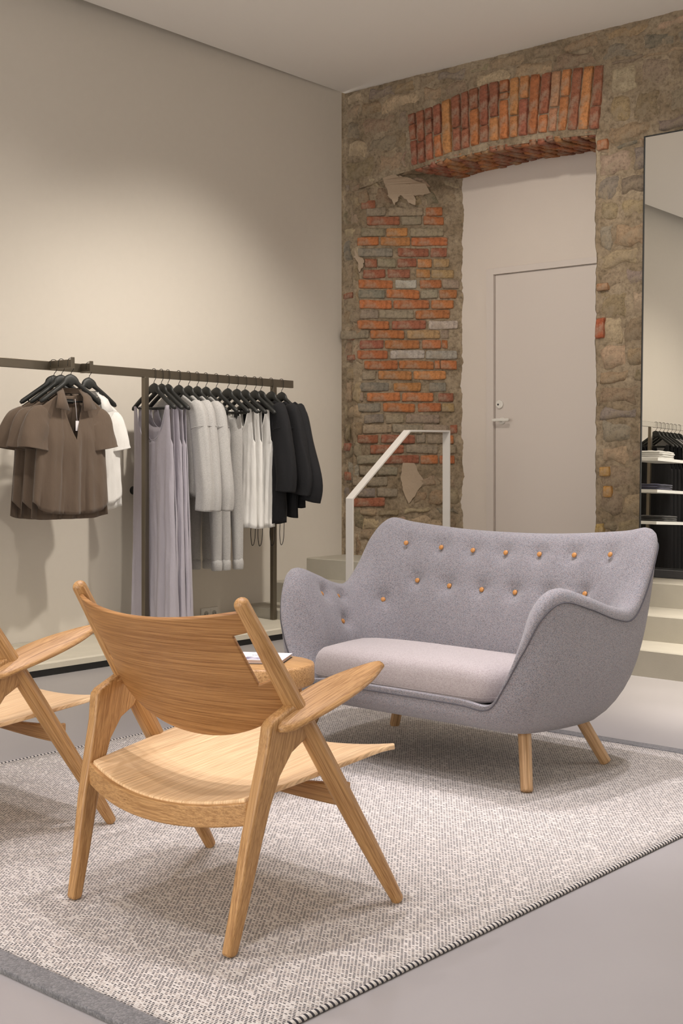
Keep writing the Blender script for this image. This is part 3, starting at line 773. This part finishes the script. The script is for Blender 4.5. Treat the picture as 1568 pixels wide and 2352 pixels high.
# ================================================================== LOUNGE CHAIRS
def grain_tilt(o, ang):                            # turn the part's own axes along its length so the grain follows it
    o.data.transform(Matrix.Rotation(-ang, 4, 'X')); o.rotation_euler = (ang, 0, 0); return o
def lounge_chair(loc, label):
    t = empty('lounge_chair', loc, label, 'chair', 'matching oak lounge chairs on the rug')
    for s in (-1, 1):
        # rod that is front leg and back upright in one
        rod('upright', (s * .353, .272, .001), (s * .302, -.252, .822), .0165, .0185, OAKZ, t, 22, lambda q: .0165 + .0085 * sin(pi * min(1, q * 1.05)) ** .8 + .002 * q, .7, .9)
        # rear leg: shaped plank, wide at the arm joint
        outl = [(-.284, .010), (-.281, .003), (-.275, 0), (-.263, 0), (-.256, .003), (-.252, .010), (-.222, .12), (-.190, .25), (-.168, .33), (-.142, .395), (-.105, .445), (-.06, .470), (-.050, .487), (-.092, .552), (-.105, .560), (-.172, .530), (-.184, .518), (-.187, .50), (-.193, .45), (-.210, .38), (-.236, .27), (-.262, .12)]
        o = extrude_poly('rear_leg', outl, -.0165, .0165, OAKZ, t, .007, (0, 0, .001), lambda x, y, z: (x * (.86 + .22 * min(1, z / .45)) + s * (.290 + .030 * min(1, z / .5)), y, z)); grain_tilt(o, radians(-13.5))
        # arm: long tapering paddle
        V3, F3 = [], []; m_ = 26; n2 = 18
        for i in range(m_ + 1):
            q = i / m_; y = -.158 + .370 * q; z = .514 + .106 * q + .012 * sin(pi * q) * (1 - q)
            w_ = .043 * max(.02, sin(pi * (.10 + .895 * q ** .92))) ** .55
            if i == 0: w_ = .013
            if i == 1: w_ = .022
            if i == m_: w_ = .010
            w_ = max(w_, .006); h_ = .0125 * (1 - .25 * q) * (.55 if i in (0, m_) else 1)
            xc = s * (.333 + .012 * q)
            for k in range(n2):
                a = 2 * pi * k / n2; ca, sa = cos(a), sin(a)
                V3.append((xc + w_ * (abs(ca) ** .7) * (1 if ca > 0 else -1), y, z + h_ * (abs(sa) ** .8) * (1 if sa > 0 else -1) - s * .42 * w_ * (abs(ca) ** .7) * (1 if ca > 0 else -1)))
        for i in range(m_):
            for k in range(n2): F3.append((i * n2 + k, (i + 1) * n2 + k, (i + 1) * n2 + (k + 1) % n2, i * n2 + (k + 1) % n2))
        F3.append(tuple(range(n2))); F3.append(tuple(range(m_ * n2, m_ * n2 + n2))[::-1])
        grain_tilt(mk('armrest', V3, F3, OAKY, t), radians(16))
    # bowed rails under the seat
    def rail(yc, z0, h0, h1, half, bow, sag, th, name):
        V3, F3 = [], []; m_ = 28
        for i in range(m_ + 1):
            u = -1 + 2 * i / m_; c_ = 1 - u * u; y = yc - bow * c_; zt = z0 - sag * c_; hh = h0 + (h1 - h0) * abs(u) ** 1.5
            for dy, dz in ((-th / 2, 0), (th / 2, 0), (th / 2, -hh), (-th / 2, -hh)): V3.append((u * half, y + dy, zt + dz))
        for i in range(m_):
            for k in range(4): F3.append((i * 4 + k, i * 4 + (k + 1) % 4, i * 4 + 4 + (k + 1) % 4, i * 4 + 4 + k))
        F3.append((3, 2, 1, 0)); F3.append((m_ * 4, m_ * 4 + 1, m_ * 4 + 2, m_ * 4 + 3))
        o = mk(name, V3, F3, OAKX, t, False); bv = o.modifiers.new('bevel', 'BEVEL'); bv.width = .005; bv.segments = 3; bv.limit_method = 'ANGLE'; bv.angle_limit = radians(60)
        return o
    rail(-.207, .345, .052, .055, .295, .048, .034, .026, 'rear_rail')
    rail(.105, .335, .030, .060, .325, 0, .028, .024, 'front_rail')
    # seat: dished plywood shell
    V3, F3 = [], []; nu, nv = 28, 24
    for j in range(nv + 1):
        q = j / nv; y = -.215 + .52 * q; half = .282 + .052 * q ** .8
        cr = 0 if q < .93 else (1 - sqrt(max(0, 1 - ((q - .93) / .07) ** 2))) * .022
        for i in range(nu + 1):
            u = -1 + 2 * i / nu; c_ = 1 - u * u
            yb = y - .040 * c_ * (1 - q) ** 1.5 - .010 * q * c_
            z = .352 + .058 * q - .036 * c_ * (1 - .15 * q) + .012 * max(0, (q - .82) / .18) ** 2 * -1
            V3.append((u * (half - cr), yb, z - (.352 + .058 * q) * 0))
    for j in range(nv):
        for i in range(nu): a = j * (nu + 1) + i; F3.append((a, a + 1, a + nu + 2, a + nu + 1))
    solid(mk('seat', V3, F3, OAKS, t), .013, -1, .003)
    # backrest: curved plywood with an open slot beside each upright
    us = [-1, -.955, -.93, -.905, -.88, -.865] + [-.84 + 1.68 * k / 40 for k in range(41)] + [.865, .88, .905, .93, .955, 1]
    SZ0, SZ1 = .33, .80
    vs = [k / 9 * SZ0 for k in range(9)] + [SZ0 + (SZ1 - SZ0) * k / 12 for k in range(12)] + [SZ1 + (1 - SZ1) * k / 5 for k in range(6)]
    def bk(u, v):
        ub = abs(u); zb = .548 - .098 * (1 - ub ** 2.2); zt = .792 - .030 * (1 - u * u)
        z = zb + (zt - zb) * v
        base_y = .272 - (.524) * (z / .822); base_x = .353 - .051 * (z / .822)
        return Vector((u * (base_x - .006), base_y - .012 - .082 * (1 - u * u) ** .9, z))
    V3 = [bk(u, v) for v in vs for u in us]; F3 = []; nu = len(us)
    for j in range(len(vs) - 1):
        for i in range(nu - 1):
            um = (us[i] + us[i + 1]) / 2; vm = (vs[j] + vs[j + 1]) / 2
            if abs(um) > .865 and SZ0 < vm < SZ1 and abs(um) < .99: continue
            a = j * nu + i; F3.append((a, a + nu, a + nu + 1, a + 1))
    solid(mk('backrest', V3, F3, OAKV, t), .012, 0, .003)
    return t
lounge_chair((3.868, -4.890, RT), 'oak lounge chair in the foreground seen whole from behind')
lounge_chair((2.752, -4.930, RT), 'oak lounge chair cut off by the left edge of the picture')

# ================================================================== STOOL AND BOOK
TZ = .435; tl = (3.165, -4.03, RT)
stl = empty('stool', tl, 'round oak stool with thick top beside the chair and the sofa', 'stool')
R_ = .165
lathe('top', [(.001, TZ - .075), (R_ - .012, TZ - .075), (R_ - .004, TZ - .071), (R_, TZ - .062), (R_, TZ - .01), (R_ - .003, TZ - .003), (R_ - .010, TZ), (.001, TZ)], OAKT, stl, 64)
for k in range(3):
    a = radians(-50 + 120 * k); q = .105
    lg = box('leg', (-.018, -.030, 0.001), (.018, .030, TZ - .073), OAKZ, stl, .006, 3)
    lg.location = (q * cos(a), q * sin(a), 0); lg.rotation_euler = (0, 0, a)
bk_ = empty('book', (3.10, -4.03, RT + TZ + .0008), 'white paperback with a small picture on the cover lying on the stool', 'book', None, radians(31))
BW, BH, BT = .24, .17, .014
box('page_block', (-BW / 2 + .003, -BH / 2 + .003, .0012), (BW / 2 - .004, BH / 2 - .003, BT - .0012), PAGES, bk_)
box('cover', (-BW / 2, -BH / 2, BT - .0012), (BW / 2, BH / 2, BT), PAPER, bk_, .0003); box('cover', (-BW / 2, -BH / 2, 0), (BW / 2, BH / 2, .0012), BLACKM, bk_, .0003)
box('spine', (-BW / 2 - .001, -BH / 2, 0), (-BW / 2 + .003, BH / 2, BT), PAPER, bk_, .0004)
INK, nt, b = new_mat('cover_picture', .5); v = coords(nt, (1, 1, 1)); f = noise_tex(nt, v, 30, 5, .6)
nt.links.new(ramp(nt, f, [(.35, (.05, .045, .07)), (.48, (.33, .30, .40)), (.6, (.62, .60, .66))]), b.inputs['Base Color'])
box('cover_picture', (-.02, -.075, BT), (.10, -.022, BT + .0004), INK, bk_)
GREYI = plain('grey_ink', (.35, .33, .36), .6)
x = -.01
for wd in (.010, .012, .004, .014, .008, .012):
    box('title_lettering', (x, .012, BT), (x + wd * .8, .020, BT + .0003), GREYI, bk_); x += wd

# ================================================================== WALL SOCKET AND KNOBS
sk = empty('wall_socket', (0, -1.372, .110), 'white double wall socket low on the wall below the clothes rack', 'socket')
SKF = PLASTIC
box('plate', (.0005, -.076, -.040), (.010, .076, .040), SKF, sk, .003)
for yy in (-.036, .036):
    box('insert', (.008, yy - .032, -.032), (.013, yy + .032, .032), SKF, sk, .003)
    cyl('well', (.0125, yy, 0), (1, 0, 0), .0205, .0015, plain('socket_well', (.42, .40, .36), .4), sk)
    cyl('pin_hole', (.0138, yy - .009, 0), (1, 0, 0), .0028, .0008, DARK, sk, 10); cyl('pin_hole', (.0138, yy + .009, 0), (1, 0, 0), .0028, .0008, DARK, sk, 10)
for (yy, zz, lab) in ((-2.02, .945, 'small black round wall peg behind the lilac dresses'), (-1.227, .60, 'small black round wall peg behind the grey trousers')):
    kb = empty('coat_peg', (0, yy, zz), lab, 'peg', 'black wall pegs')
    cyl('knob_body', (.001, 0, 0), (1, 0, 0), .026, .03, BLACKM, kb); cyl('knob_cap', (.031, 0, 0), (1, 0, 0), .020, .006, BLACKM, kb)

# ================================================================== CLOTHES RACK
RXX = .36
def rail_z(y): return 1.668 - .011 * (y + .955)     # top of the rail
rk = empty('clothes_rack', (RXX, -2.2, .0765), 'long bronze metal clothes rail on square posts along the pale wall', 'clothes rack')
def rloc(x, y, z): return (x - RXX, y + 2.2, z - .0765)
V3 = []; F3 = []
for y in (-4.6 - 2.0, -.945):
    for dx, dz in ((-.0125, 0), (.0125, 0), (.0125, -.050), (-.0125, -.050)): V3.append(rloc(RXX + dx, y, rail_z(y) + dz))
F3 = [(k, (k + 1) % 4, 4 + (k + 1) % 4, 4 + k) for k in range(4)] + [(3, 2, 1, 0), (4, 5, 6, 7)]
ro = mk('rail', V3, F3, BRONZE, rk, False); bv = ro.modifiers.new('bevel', 'BEVEL'); bv.width = .002; bv.segments = 2
for y in (-1.125, -2.222, -4.25, -6.4):
    q0, q1 = rloc(RXX - .016, y - .016, .0765), rloc(RXX + .016, y + .016, rail_z(y) - .049); box('post', q0, q1, BRONZE, rk, .002)
for y in (-2.68,):
    q0, q1 = rloc(RXX - .0145, y - .010, rail_z(y) - .052), rloc(RXX + .0145, y + .010, rail_z(y) + .002); box('joint_sleeve', q0, q1, BRONZE, rk, .001)
AY = -2.915; AZ = 1.690
def arm(y, L, z):
    q0, q1 = rloc(RXX + .012, y - .006, z - .046), rloc(RXX + L, y + .006, z); a = box('display_arm', q0, q1, BRONZE, rk, .001)
    q0, q1 = rloc(RXX + L, y - .012, z - .05), rloc(RXX + L + .004, y + .012, z + .012); box('end_stop', q0, q1, BRONZE, rk, .001)
arm(AY, .215, AZ); arm(-2.70, .10, AZ - .004)

def hanger(loc, rz, label, sp=.195, drop=.115, clips=False):
    """loc: top of the bar the hook rests on; arms spread along local x"""
    t = empty('coat_hanger', loc, label, 'hanger', 'black hangers on the clothes rack', rz)
    hk = [(.0, -.018, -.012)] ; pts = []
    for k in range(15):
        a = radians(200 - 232 * k / 14); pts.append((0, .0205 * cos(a), .0035 + -.012 + .0205 * sin(a) + .0025 - .004))
    # hook loops over the bar (bar lies along local y here), then drops to the neck
    P = []
    for k in range(13):
        a = radians(195 - 200 * k / 12); P.append((.0195 * cos(a) + .0, 0, -.016 + .0195 * sin(a)))
    P = [(-.0195, 0, -.040)] + P + [(.0195, 0, -.045), (.014, 0, -.062), (.003, 0, -.075), (0, 0, -.10), (0, 0, -.125)]
    tube('hook', spl(P, 40), .0019, WIRE, t, 8)
    A = spl([(-sp, 0, -.118 - drop), (-sp * .62, -.004, -.118 - drop * .55), (-sp * .25, -.002, -.118 - drop * .12), (-.022, 0, -.112), (.022, 0, -.112), (sp * .25, -.002, -.118 - drop * .12), (sp * .62, -.004, -.118 - drop * .55), (sp, 0, -.118 - drop)], 33)
    m_ = len(A); rz_ = []; ry_ = []
    for i in range(m_):
        u = abs(2 * i / (m_ - 1) - 1); rz_.append((.0135 + .022 * max(0, 1 - u * 2.4)) * (.6 if u > .99 else 1)); ry_.append((.010 + .005 * u) * (.6 if u > .99 else 1))
    V4, F4 = tube_data([(p[0], p[1], p[2] - .008) for p in A], ry_, 12, rz_)
    mk('shoulders', V4, F4, HANGER, t)
    if not clips:
        zb = -.118 - drop * .62
        tube('cross_bar', [(-sp * .72, -.002, zb - .045), (sp * .72, -.002, zb - .045)], .005, HANGER, t, 10)
        for s in (-1, 1): tube('bar_stay', [(s * sp * .72, -.002, zb - .045), (s * sp * .80, -.003, zb - .045 + .045 - .03)], .0045, HANGER, t, 8)
    else:
        tube('clip_bar', [(-sp * .9, 0, -.25), (sp * .9, 0, -.25)], .0025, WIRE, t, 8)
        for s in (-1, 1): tube('bar_stay', [(s * sp * .9, 0, -.25), (s * sp * .93, 0, -.225)], .003, WIRE, t, 8)
        for s in (-1, 1): box('clip', (s * .085 - .012, -.014, -.305), (s * .085 + .012, .014, -.244), HANGER, t, .003)
    return t

def sheet(front, back, ucols, ztop, zbot, hw, dep, folds, nv=26, hem=None, yoff=lambda u, t: 0.):
    """hollow garment: front and back sheets. ztop(u, side), hw(t), dep(t), folds(u, t, side) -> y offset"""
    V4, F4 = [], []; n = len(ucols)
    for side in (-1, 1):
        b0 = len(V4)
        for j in range(nv + 1):
            for u in ucols:
                zt = ztop(u, side); zb = zbot(u, side)
                z = lerp(zt, zb, (j / nv) ** 1.15); t = max(0, min(1, (z - ztop(1, side)) / (zbot(0, 1) - ztop(1, side)))) if z < ztop(1, side) else 0.
                prof_ = sqrt(max(0, 1 - abs(u) ** 2.6))
                y = side * (dep(t) * prof_ + .0015) + folds(u, t, side) * (1 if abs(u) < .999 else .5) + yoff(u, t)
                V4.append((u * hw(t, z), y, z))
        for j in range(nv):
            for i in range(n - 1):
                a = b0 + j * n + i; q = (a, a + 1, a + n + 1, a + n)
                F4.append(q if side < 0 else q[::-1])
    return V4, F4
def ridge(x):                                      # soft pleat profile: narrow valleys, broad crests
    return 1 - 2 * abs(noise.noise((x, 7.7, 1.3))) ** .6
def jitter(sd):
    return lambda u, t, side: .013 * t ** .8 * ridge(u * 3.1 + sd + side * 5 + .25 * t) + .008 * t ** .7 * ridge(u * 7.3 + sd * 2 - side * 3 + .3 * t) + .004 * noise.noise((u * 9 + sd, t * 7, side)) + .006 * noise.noise((u * 3, t * 3 + sd, side * 2))
def fine_cols(cuts, n=34):
    c = [-1 + 2 * k / n for k in range(n + 1)]
    for q in cuts:
        for s in (-1, 1): c += [s * q - .006, s * q + .006]
    return sorted(set(round(x, 4) for x in c if -1 <= x <= 1))

def tank(loc, rz, W, strap0, strap1, zs_, zneck, zarm, length, flare, mat, name, label, cat, group, sd, dep0=.028, foldk=1., backneck=.07):
    t = empty(name, loc, label, cat, group, rz)
    def ztop(u, side):
        x = abs(u) * W
        if x < strap0:
            q = x / strap0; d = zneck if side < 0 else zs_ + (zneck - zs_) * .62
            return d + (zs_ - d) * (q ** 3.2)
        if x <= strap1: return zs_
        q = (x - strap1) / (W - strap1); return zs_ + (zarm - zs_) * (1 - (1 - q) ** 2.4) ** .75
    jt = jitter(sd)
    cols = fine_cols([strap0 / W, strap1 / W], 40)
    V4, F4 = sheet(None, None, cols, ztop, lambda u, s: zs_ - length + .006 * sin(u * 7 + sd), lambda tt, z: W * (1 + flare * tt) if z < zarm else W, lambda tt: dep0 + .02 * tt, lambda u, tt, s: foldk * jt(u, tt, s))
    o = mk('body', V4, F4, mat, t); solid(o, .0022, 0)
    hm = []
    for s in (-1, 1):
        pts = [(u * W, (s * (dep0 * sqrt(max(0, 1 - abs(u) ** 2.6)) + .003)), ztop(u, s)) for u in cols if abs(u) * W <= strap0]
        tube('neck_binding', pts, .0028, mat, t, 6)
    return t

def sleeve(parent, p0, path, ra, rb, mat, sd, name='sleeve', n=28):
    P = spl([p0] + path, 24); m_ = len(P)
    rr = [lerp(0, 1, i / (m_ - 1)) for i in range(m_)]
    ra_ = [interp(q, ra) for q in rr]; rb_ = [interp(q, rb) for q in rr]
    V4, F4 = tube_data(P, ra_, n, rb_, False, 0, lambda q, a: 1 + .05 * sin(a * 3 + sd) * q + .16 * noise.noise((cos(a) * 1.7, sin(a) * 1.7 + sd, q * 2.2)) + .05 * noise.noise((cos(a) * 4, sin(a) * 4 + sd, q * 6)))
    o = mk(name, V4, F4, mat, parent); solid(o, .0022, 0); return o

def shirt(loc, rz, mat, label, group, sd, W=.205, length=.66, name='blouse', collar=True, lab_tag=False, cat='shirt', vneck=True, slv=.22, dep0=.050, flare=.20):
    t = empty(name, loc, label, cat, group, rz); zs_ = -.190; slope = .085; nk = .078
    def ztop(u, side):
        x = abs(u) * W
        sh = zs_ - slope * max(0, (x - nk)) / (W - nk)
        if x < nk:
            q = x / nk
            if side < 0 and vneck: return zs_ - .255 * (1 - q) ** .92
            return zs_ - (.012 if side > 0 else .09) * (1 - q * q)
        return sh if abs(u) < .985 else sh - .012
    cols = fine_cols([nk / W, .30, .12], 44)
    jt = jitter(sd)
    def fold(u, tt, s):
        f = jt(u, tt, s) * 1.1
        if s < 0:      # pleat below the neck opening
            f += -.020 * tt ** .6 * exp(-((u - .02) / .10) ** 2) + .014 * tt ** .6 * exp(-((u - .22) / .08) ** 2) + .012 * tt ** .6 * exp(-((u + .26) / .10) ** 2)
        return f
    def zb(u, s): return zs_ - length + (.018 * (u * u) if s < 0 else -.03) + .055 * abs(u) ** 6 * (1 if s < 0 else .4)
    V4, F4 = sheet(None, None, cols, ztop, zb, lambda tt, z: W * (1 + flare * tt), lambda tt: dep0 * (.35 + .65 * min(1, tt * 4)), fold, 30)
    o = mk('body', V4, F4, mat, t); solid(o, .0022, 0)
    for s in (-1, 1):
        q_ = .012 if s < 0 else -.028
        sleeve(t, (s * (W - .060), 0, zs_ - slope * .80 - .052), [(s * (W - .014 + q_ * .5), .0, zs_ - slope - .07), (s * (W + .012 + q_), -.004, zs_ - slope - .15), (s * (W + .024 + q_), -.006, zs_ - slope - slv)],
               [(0, .018), (.3, .036), (1, .055)], [(0, .055), (.3, .078), (1, .088)], mat, sd + s)
    if collar:
        for s in (-1, 1):
            P = [(s * .052, .030, zs_ + .030), (s * .092, -.004, zs_ + .010), (s * .105, -.036, zs_ - .016), (s * .128, -.058, zs_ - .082), (s * .045, -.062, zs_ - .098), (s * .056, -.034, zs_ - .018), (s * .048, .0, zs_ + .024)]
            q = mk('collar', P, [(0, 1, 6), (1, 2, 5, 6), (2, 3, 4, 5)] if s > 0 else [(6, 1, 0), (6, 5, 2, 1), (5, 4, 3, 2)], mat, t); solid(q, .004, 0)
        o = tube('collar_stand', [(s_ * .062 * cos(a), .032 * sin(a) - .002, zs_ + .016) for s_, a in [(1, radians(k)) for k in range(-10, 191, 20)]], .004, mat, t, 8, ry=.016)
    if lab_tag:
        box('neck_label', (-.022, dep0 * .4 - .012, zs_ - .055), (.022, dep0 * .4 - .010, zs_ - .030), BLACKC, t)
        box('swing_tag', (.012, -.030, zs_ - .205), (.032, -.029, zs_ - .150), PAPER, t); tube('tag_string', [(.02, -.012, zs_ - .03), (.022, -.029, zs_ - .152)], .0012, PAPER, t, 6)
    return t

def long_top(loc, rz, mat, label, group, sd, W=.215, length=.62, slen=.60, name='sweatshirt', cat='sweatshirt', sw=.07, spread0=.05, dep0=.04, shoulder=.10, cuff=True):
    t = empty(name, loc, label, cat, group, rz); zs_ = -.150; nk = .08
    def ztop(u, side):
        x = abs(u) * W
        if x < nk: return zs_ - (.05 if side < 0 else .015) * (1 - (x / nk) ** 2)
        return zs_ - shoulder * ((x - nk) / (W - nk)) ** 1.2
    jt = jitter(sd)
    V4, F4 = sheet(None, None, fine_cols([nk / W], 30), ztop, lambda u, s: zs_ - length + .008 * sin(u * 5 + sd), lambda tt, z: W * (1 + .03 * tt), lambda tt: dep0, jt, 24)
    solid(mk('body', V4, F4, mat, t), .003, 0)
    for s in (-1, 1):
        x0 = W - .03; spread = spread0 * (1 if s > 0 else .25)
        so = sleeve(t, (s * (x0 - .060), .004, zs_ - shoulder * .55), [(s * (x0 - .012), 0, zs_ - shoulder - .03), (s * (x0 + .010 + spread * .4), -.008, zs_ - shoulder - slen * .45), (s * (x0 + .014 + spread), -.016, zs_ - shoulder - slen * .8), (s * (x0 + .014 + spread * .9), -.018, zs_ - shoulder - slen)],
               [(0, .030), (.12, .046), (.5, .050), (1, .050)], [(0, sw * .55), (.12, sw * .85), (.5, sw), (1, sw * .9)], mat, sd + s * 2)
        sm_ = [(s * (x0 + .012) + .052 * cos(a), .064 * sin(a), zs_ - shoulder - .10 + .012 * cos(a) * s) for a in [2 * pi * k / 20 for k in range(21)]]
        tube('shoulder_seam', sm_, .0022, mat, t, 6)
    return t

def trousers(loc, rz, label, group, sd):
    t = empty('trousers', loc, label, 'trousers', group, rz)
    zt, zb = -.275, -1.235
    for s in (-1, 1):
        P = [(s * .052, 0, zt), (s * .058, 0, zt - .12), (s * .072, -.004, zt - .35), (s * .085, 0, zt - .65), (s * .088, .004, zb + .04)]
        V4, F4 = tube_data(spl(P, 26), [interp(q / 25, [(0, .056), (.25, .058), (.6, .042), (1, .029)]) for q in range(26)], 20, [interp(q / 25, [(0, .022), (.25, .045), (.6, .040), (1, .030)]) for q in range(26)], False, 0, lambda q, a: 1 + .10 * noise.noise((cos(a) * 1.6 + sd, sin(a) * 1.6, q * 5)))
        lg = mk('trouser_leg', V4, F4, GREYM, t); solid(lg, .003, 0)
        cf = tube('turned_cuff', [(s * .088, .004, zb + .070), (s * .088, .004, zb + .045), (s * .088, .004, zb + .005), (s * .088, .004, zb)], [.031, .036, .034, .030], GREYM, lg, 18)
    wb = tube('waistband', [(0, 0, zt + .012), (0, 0, zt - .005), (0, 0, zt - .035), (0, 0, zt - .045)], [.108, .112, .112, .108], GREYM, t, 40, ry=[.022, .026, .026, .024], wob=lambda q, a: 1 + .03 * sin(a * 22))
    for s in (-.012, .012): tube('drawstring', spl([(s, -.027, zt - .02), (s * 1.4, -.05, zt - .10), (s * 1.7, -.052, zt - .22)], 10), .0022, WHITE, t, 6)
    return t

# ---- rack row, from the post nearest the camera to the far end
HK = [-2.155, -2.097, -2.045, -1.958, -1.879, -1.807, -1.733, -1.644, -1.545, -1.465, -1.390, -1.303, -1.247, -1.149, -1.050]
def rp(y): return (RXX, y, rail_z(y) + .0035)
def rack_hang(i, what, **kw): return hanger(rp(HK[i]), 0, 'black hanger carrying ' + what, **kw)
ordn = ['first', 'second', 'third']
for k in range(3):
    rack_hang(k, 'the %s lilac dress from the near post' % ordn[k])
    tank(rp(HK[k]), radians((0, 4, -3)[k]), .178, .135, .160, -.222, -.43 - .01 * k, -.455, 1.345 - .0 * k, .16 + .05 * k, LILAC, 'maxi_dress', ('long lilac sleeveless dress nearest the near rack post', 'long lilac sleeveless dress hanging second from the near rack post', 'long lilac sleeveless dress hanging next to the grey sweatshirts')[k], 'dress', 'lilac dresses on the rack', 2.3 + k * 4, .028, 1.5)
for k in range(3):
    rack_hang(3 + k, 'the %s grey sweatshirt' % ordn[k])
    long_top(rp(HK[3 + k]), radians((2, -2, 3)[k]), GREYM, ('light grey sweatshirt hanging next to the lilac dresses', 'light grey sweatshirt in the middle of three', 'light grey sweatshirt hanging next to the grey trousers')[k], 'grey sweatshirts on the rack', 5 + k * 3)
rack_hang(6, 'the grey trousers behind the sweatshirts', clips=True); trousers(rp(HK[6]), radians(6), 'light grey trousers hanging right behind the sweatshirts', 'grey trousers on the rack', 1.)
for k in range(2):
    rack_hang(7 + k, ('the middle pair of grey trousers', 'the grey trousers beside the white tops')[k], clips=True)
    trousers(rp(HK[7 + k]), radians((-4, 3)[k]), ('light grey trousers, middle pair of three', 'light grey trousers hanging next to the white tank tops')[k], 'grey trousers on the rack', 4.3 + k * 3)
for k in range(3):
    rack_hang(9 + k, 'the %s white tank top' % ordn[k])
    tank(rp(HK[9 + k]), radians((3, -2, 2)[k]), .165, .118, .145, -.215, -.40, -.43, .76, .04, WHITE, 'tank_top', ('white tank top hanging next to the grey trousers', 'white tank top in the middle of three', 'white tank top hanging next to the black shirts')[k], 'tank top', 'white tank tops on the rack', 3.1 + k * 2, .022, .6)
for k in range(3):
    rack_hang(12 + k, 'the %s black shirt' % ordn[k])
    b_ = long_top(rp(HK[12 + k]), radians((-3, 2, -6)[k]), BLACKC, ('black loose shirt hanging next to the white tank tops', 'black loose shirt in the middle of three', 'black loose shirt at the far end of the rack')[k], 'black shirts on the rack', 9 + k * 2.7, .225, (.80, .76, .70)[k], (.50, .52, .56)[k], 'black_shirt', 'shirt', .085, (.05, .08, .12)[k], .05, .09)
    for s in ((-.05, .02) if k == 0 else (.03,)):
        tube('tie_string', spl([(s, -.03, -.9), (s - .012, -.03, -1.02), (s + .004, -.032, -1.10), (s + .028, -.03, -1.06), (s + .034, -.028, -.9)], 18), .0022, BLACKC, b_, 6)

# ---- blouses on the display arm, facing the room
ARMX = [.425, .475, .525, .570]
LB = ['brown short sleeved blouse, rearmost of the three on the display arm', 'brown short sleeved blouse in the middle of the display arm', 'brown short sleeved blouse with open neck hanging frontmost on the display arm']
Ys = [AY - .075, AY - .040, AY]
for k in range(3):
    x = (.405, .475, .560)[k]
    lc = (x, AY, AZ + .0035)
    hanger(lc, radians((74, 84, 86)[k]), 'black hanger carrying the %s brown blouse' % ('rearmost', 'middle', 'frontmost')[k], .19)
    shirt(lc, radians((74, 84, 86)[k]), BROWN, LB[k], 'brown blouses on the display arm', 3. + k * 5.1, lab_tag=(k == 2))
lc = (.44, -2.70, AZ - .0005)
hanger(lc, radians(90), 'black hanger carrying the white blouse behind the brown ones', .19)
shirt(lc, radians(90), WHITE, 'white short sleeved blouse behind the brown blouses', None, 11.5, .20, .62)

# ================================================================== SHELVES AND CLOTHES SEEN IN THE MIRROR
sh = empty('shelf_unit', (.62, -4.05, 0), 'slim unit of white shelves seen in the mirror', 'shelf')
for z, l in ((1.325, .12), (1.035, .08), (.745, .22)):
    box('shelf', (-.16, -l, z - .028), (.16, .44, z), SHELFW, sh, .002)
for yy in (.40,): box('shelf_post', (-.14, yy - .015, 0.002), (-.11, yy + .015, 1.5), BRONZE, sh, .002)
def folded(loc, n, mat, label, sd, w=.25):
    t = empty('folded_clothes', loc, label, 'clothes', 'folded clothes on the white shelves')
    z = 0.0008
    for k in range(n):
        V4, F4 = [], []; th_ = .018; w2 = w * random.uniform(.9, 1.05); l2 = .30 * random.uniform(.9, 1.03)
        bm = bmesh.new(); bmesh.ops.create_cube(bm, size=1); bmesh.ops.subdivide_edges(bm, edges=bm.edges[:], cuts=5, use_grid_fill=True)
        for v in bm.verts:
            x, y, q = v.co; r = 1 - .12 * (abs(q) * 2) ** 3
            v.co = Vector((x * w2 * r + .01 * noise.noise((y * 3, q, sd + k)), y * l2 * r, z + (q + .5) * th_ + .004 * noise.noise((x * 5, y * 5, sd + k)) * (q + .5)))
        from_bm('garment', bm, mat, t, True); z += th_ * .98
    return t
folded((.62, -3.87, 1.325), 4, WHITE, 'folded white clothes on the top shelf in the mirror', 2)
folded((.62, -3.85, 1.035), 3, NAVY, 'folded navy clothes on the middle shelf in the mirror', 5)
folded((.62, -3.95, .745), 3, CHARC, 'folded charcoal clothes on the bottom shelf in the mirror', 8)
MY = [-4.36, -4.44, -4.52, -4.60, -4.68, -4.76, -4.85]
for k, y in enumerate(MY):
    lab = ('nearest', 'second', 'third', 'fourth', 'fifth', 'sixth', 'last')[k]
    hanger(rp(y), 0, 'black hanger in the mirror, %s in the row' % lab)
    if k < 4: tank(rp(y), 0, .19, .13, .155, -.222, -.40, -.46, 1.30, .15, BLACKC, 'black_dress', 'long black dress seen in the mirror, %s in the row' % lab, 'dress', 'black dresses seen in the mirror', 3 + k * 2.2, .03, 1.)
    else: long_top(rp(y), 0, LILAC if k > 4 else GREYM, 'pale top seen in the mirror, %s in the row' % lab, 'pale tops seen in the mirror', 7 + k, slen=.5, name='pale_top', cat='top')
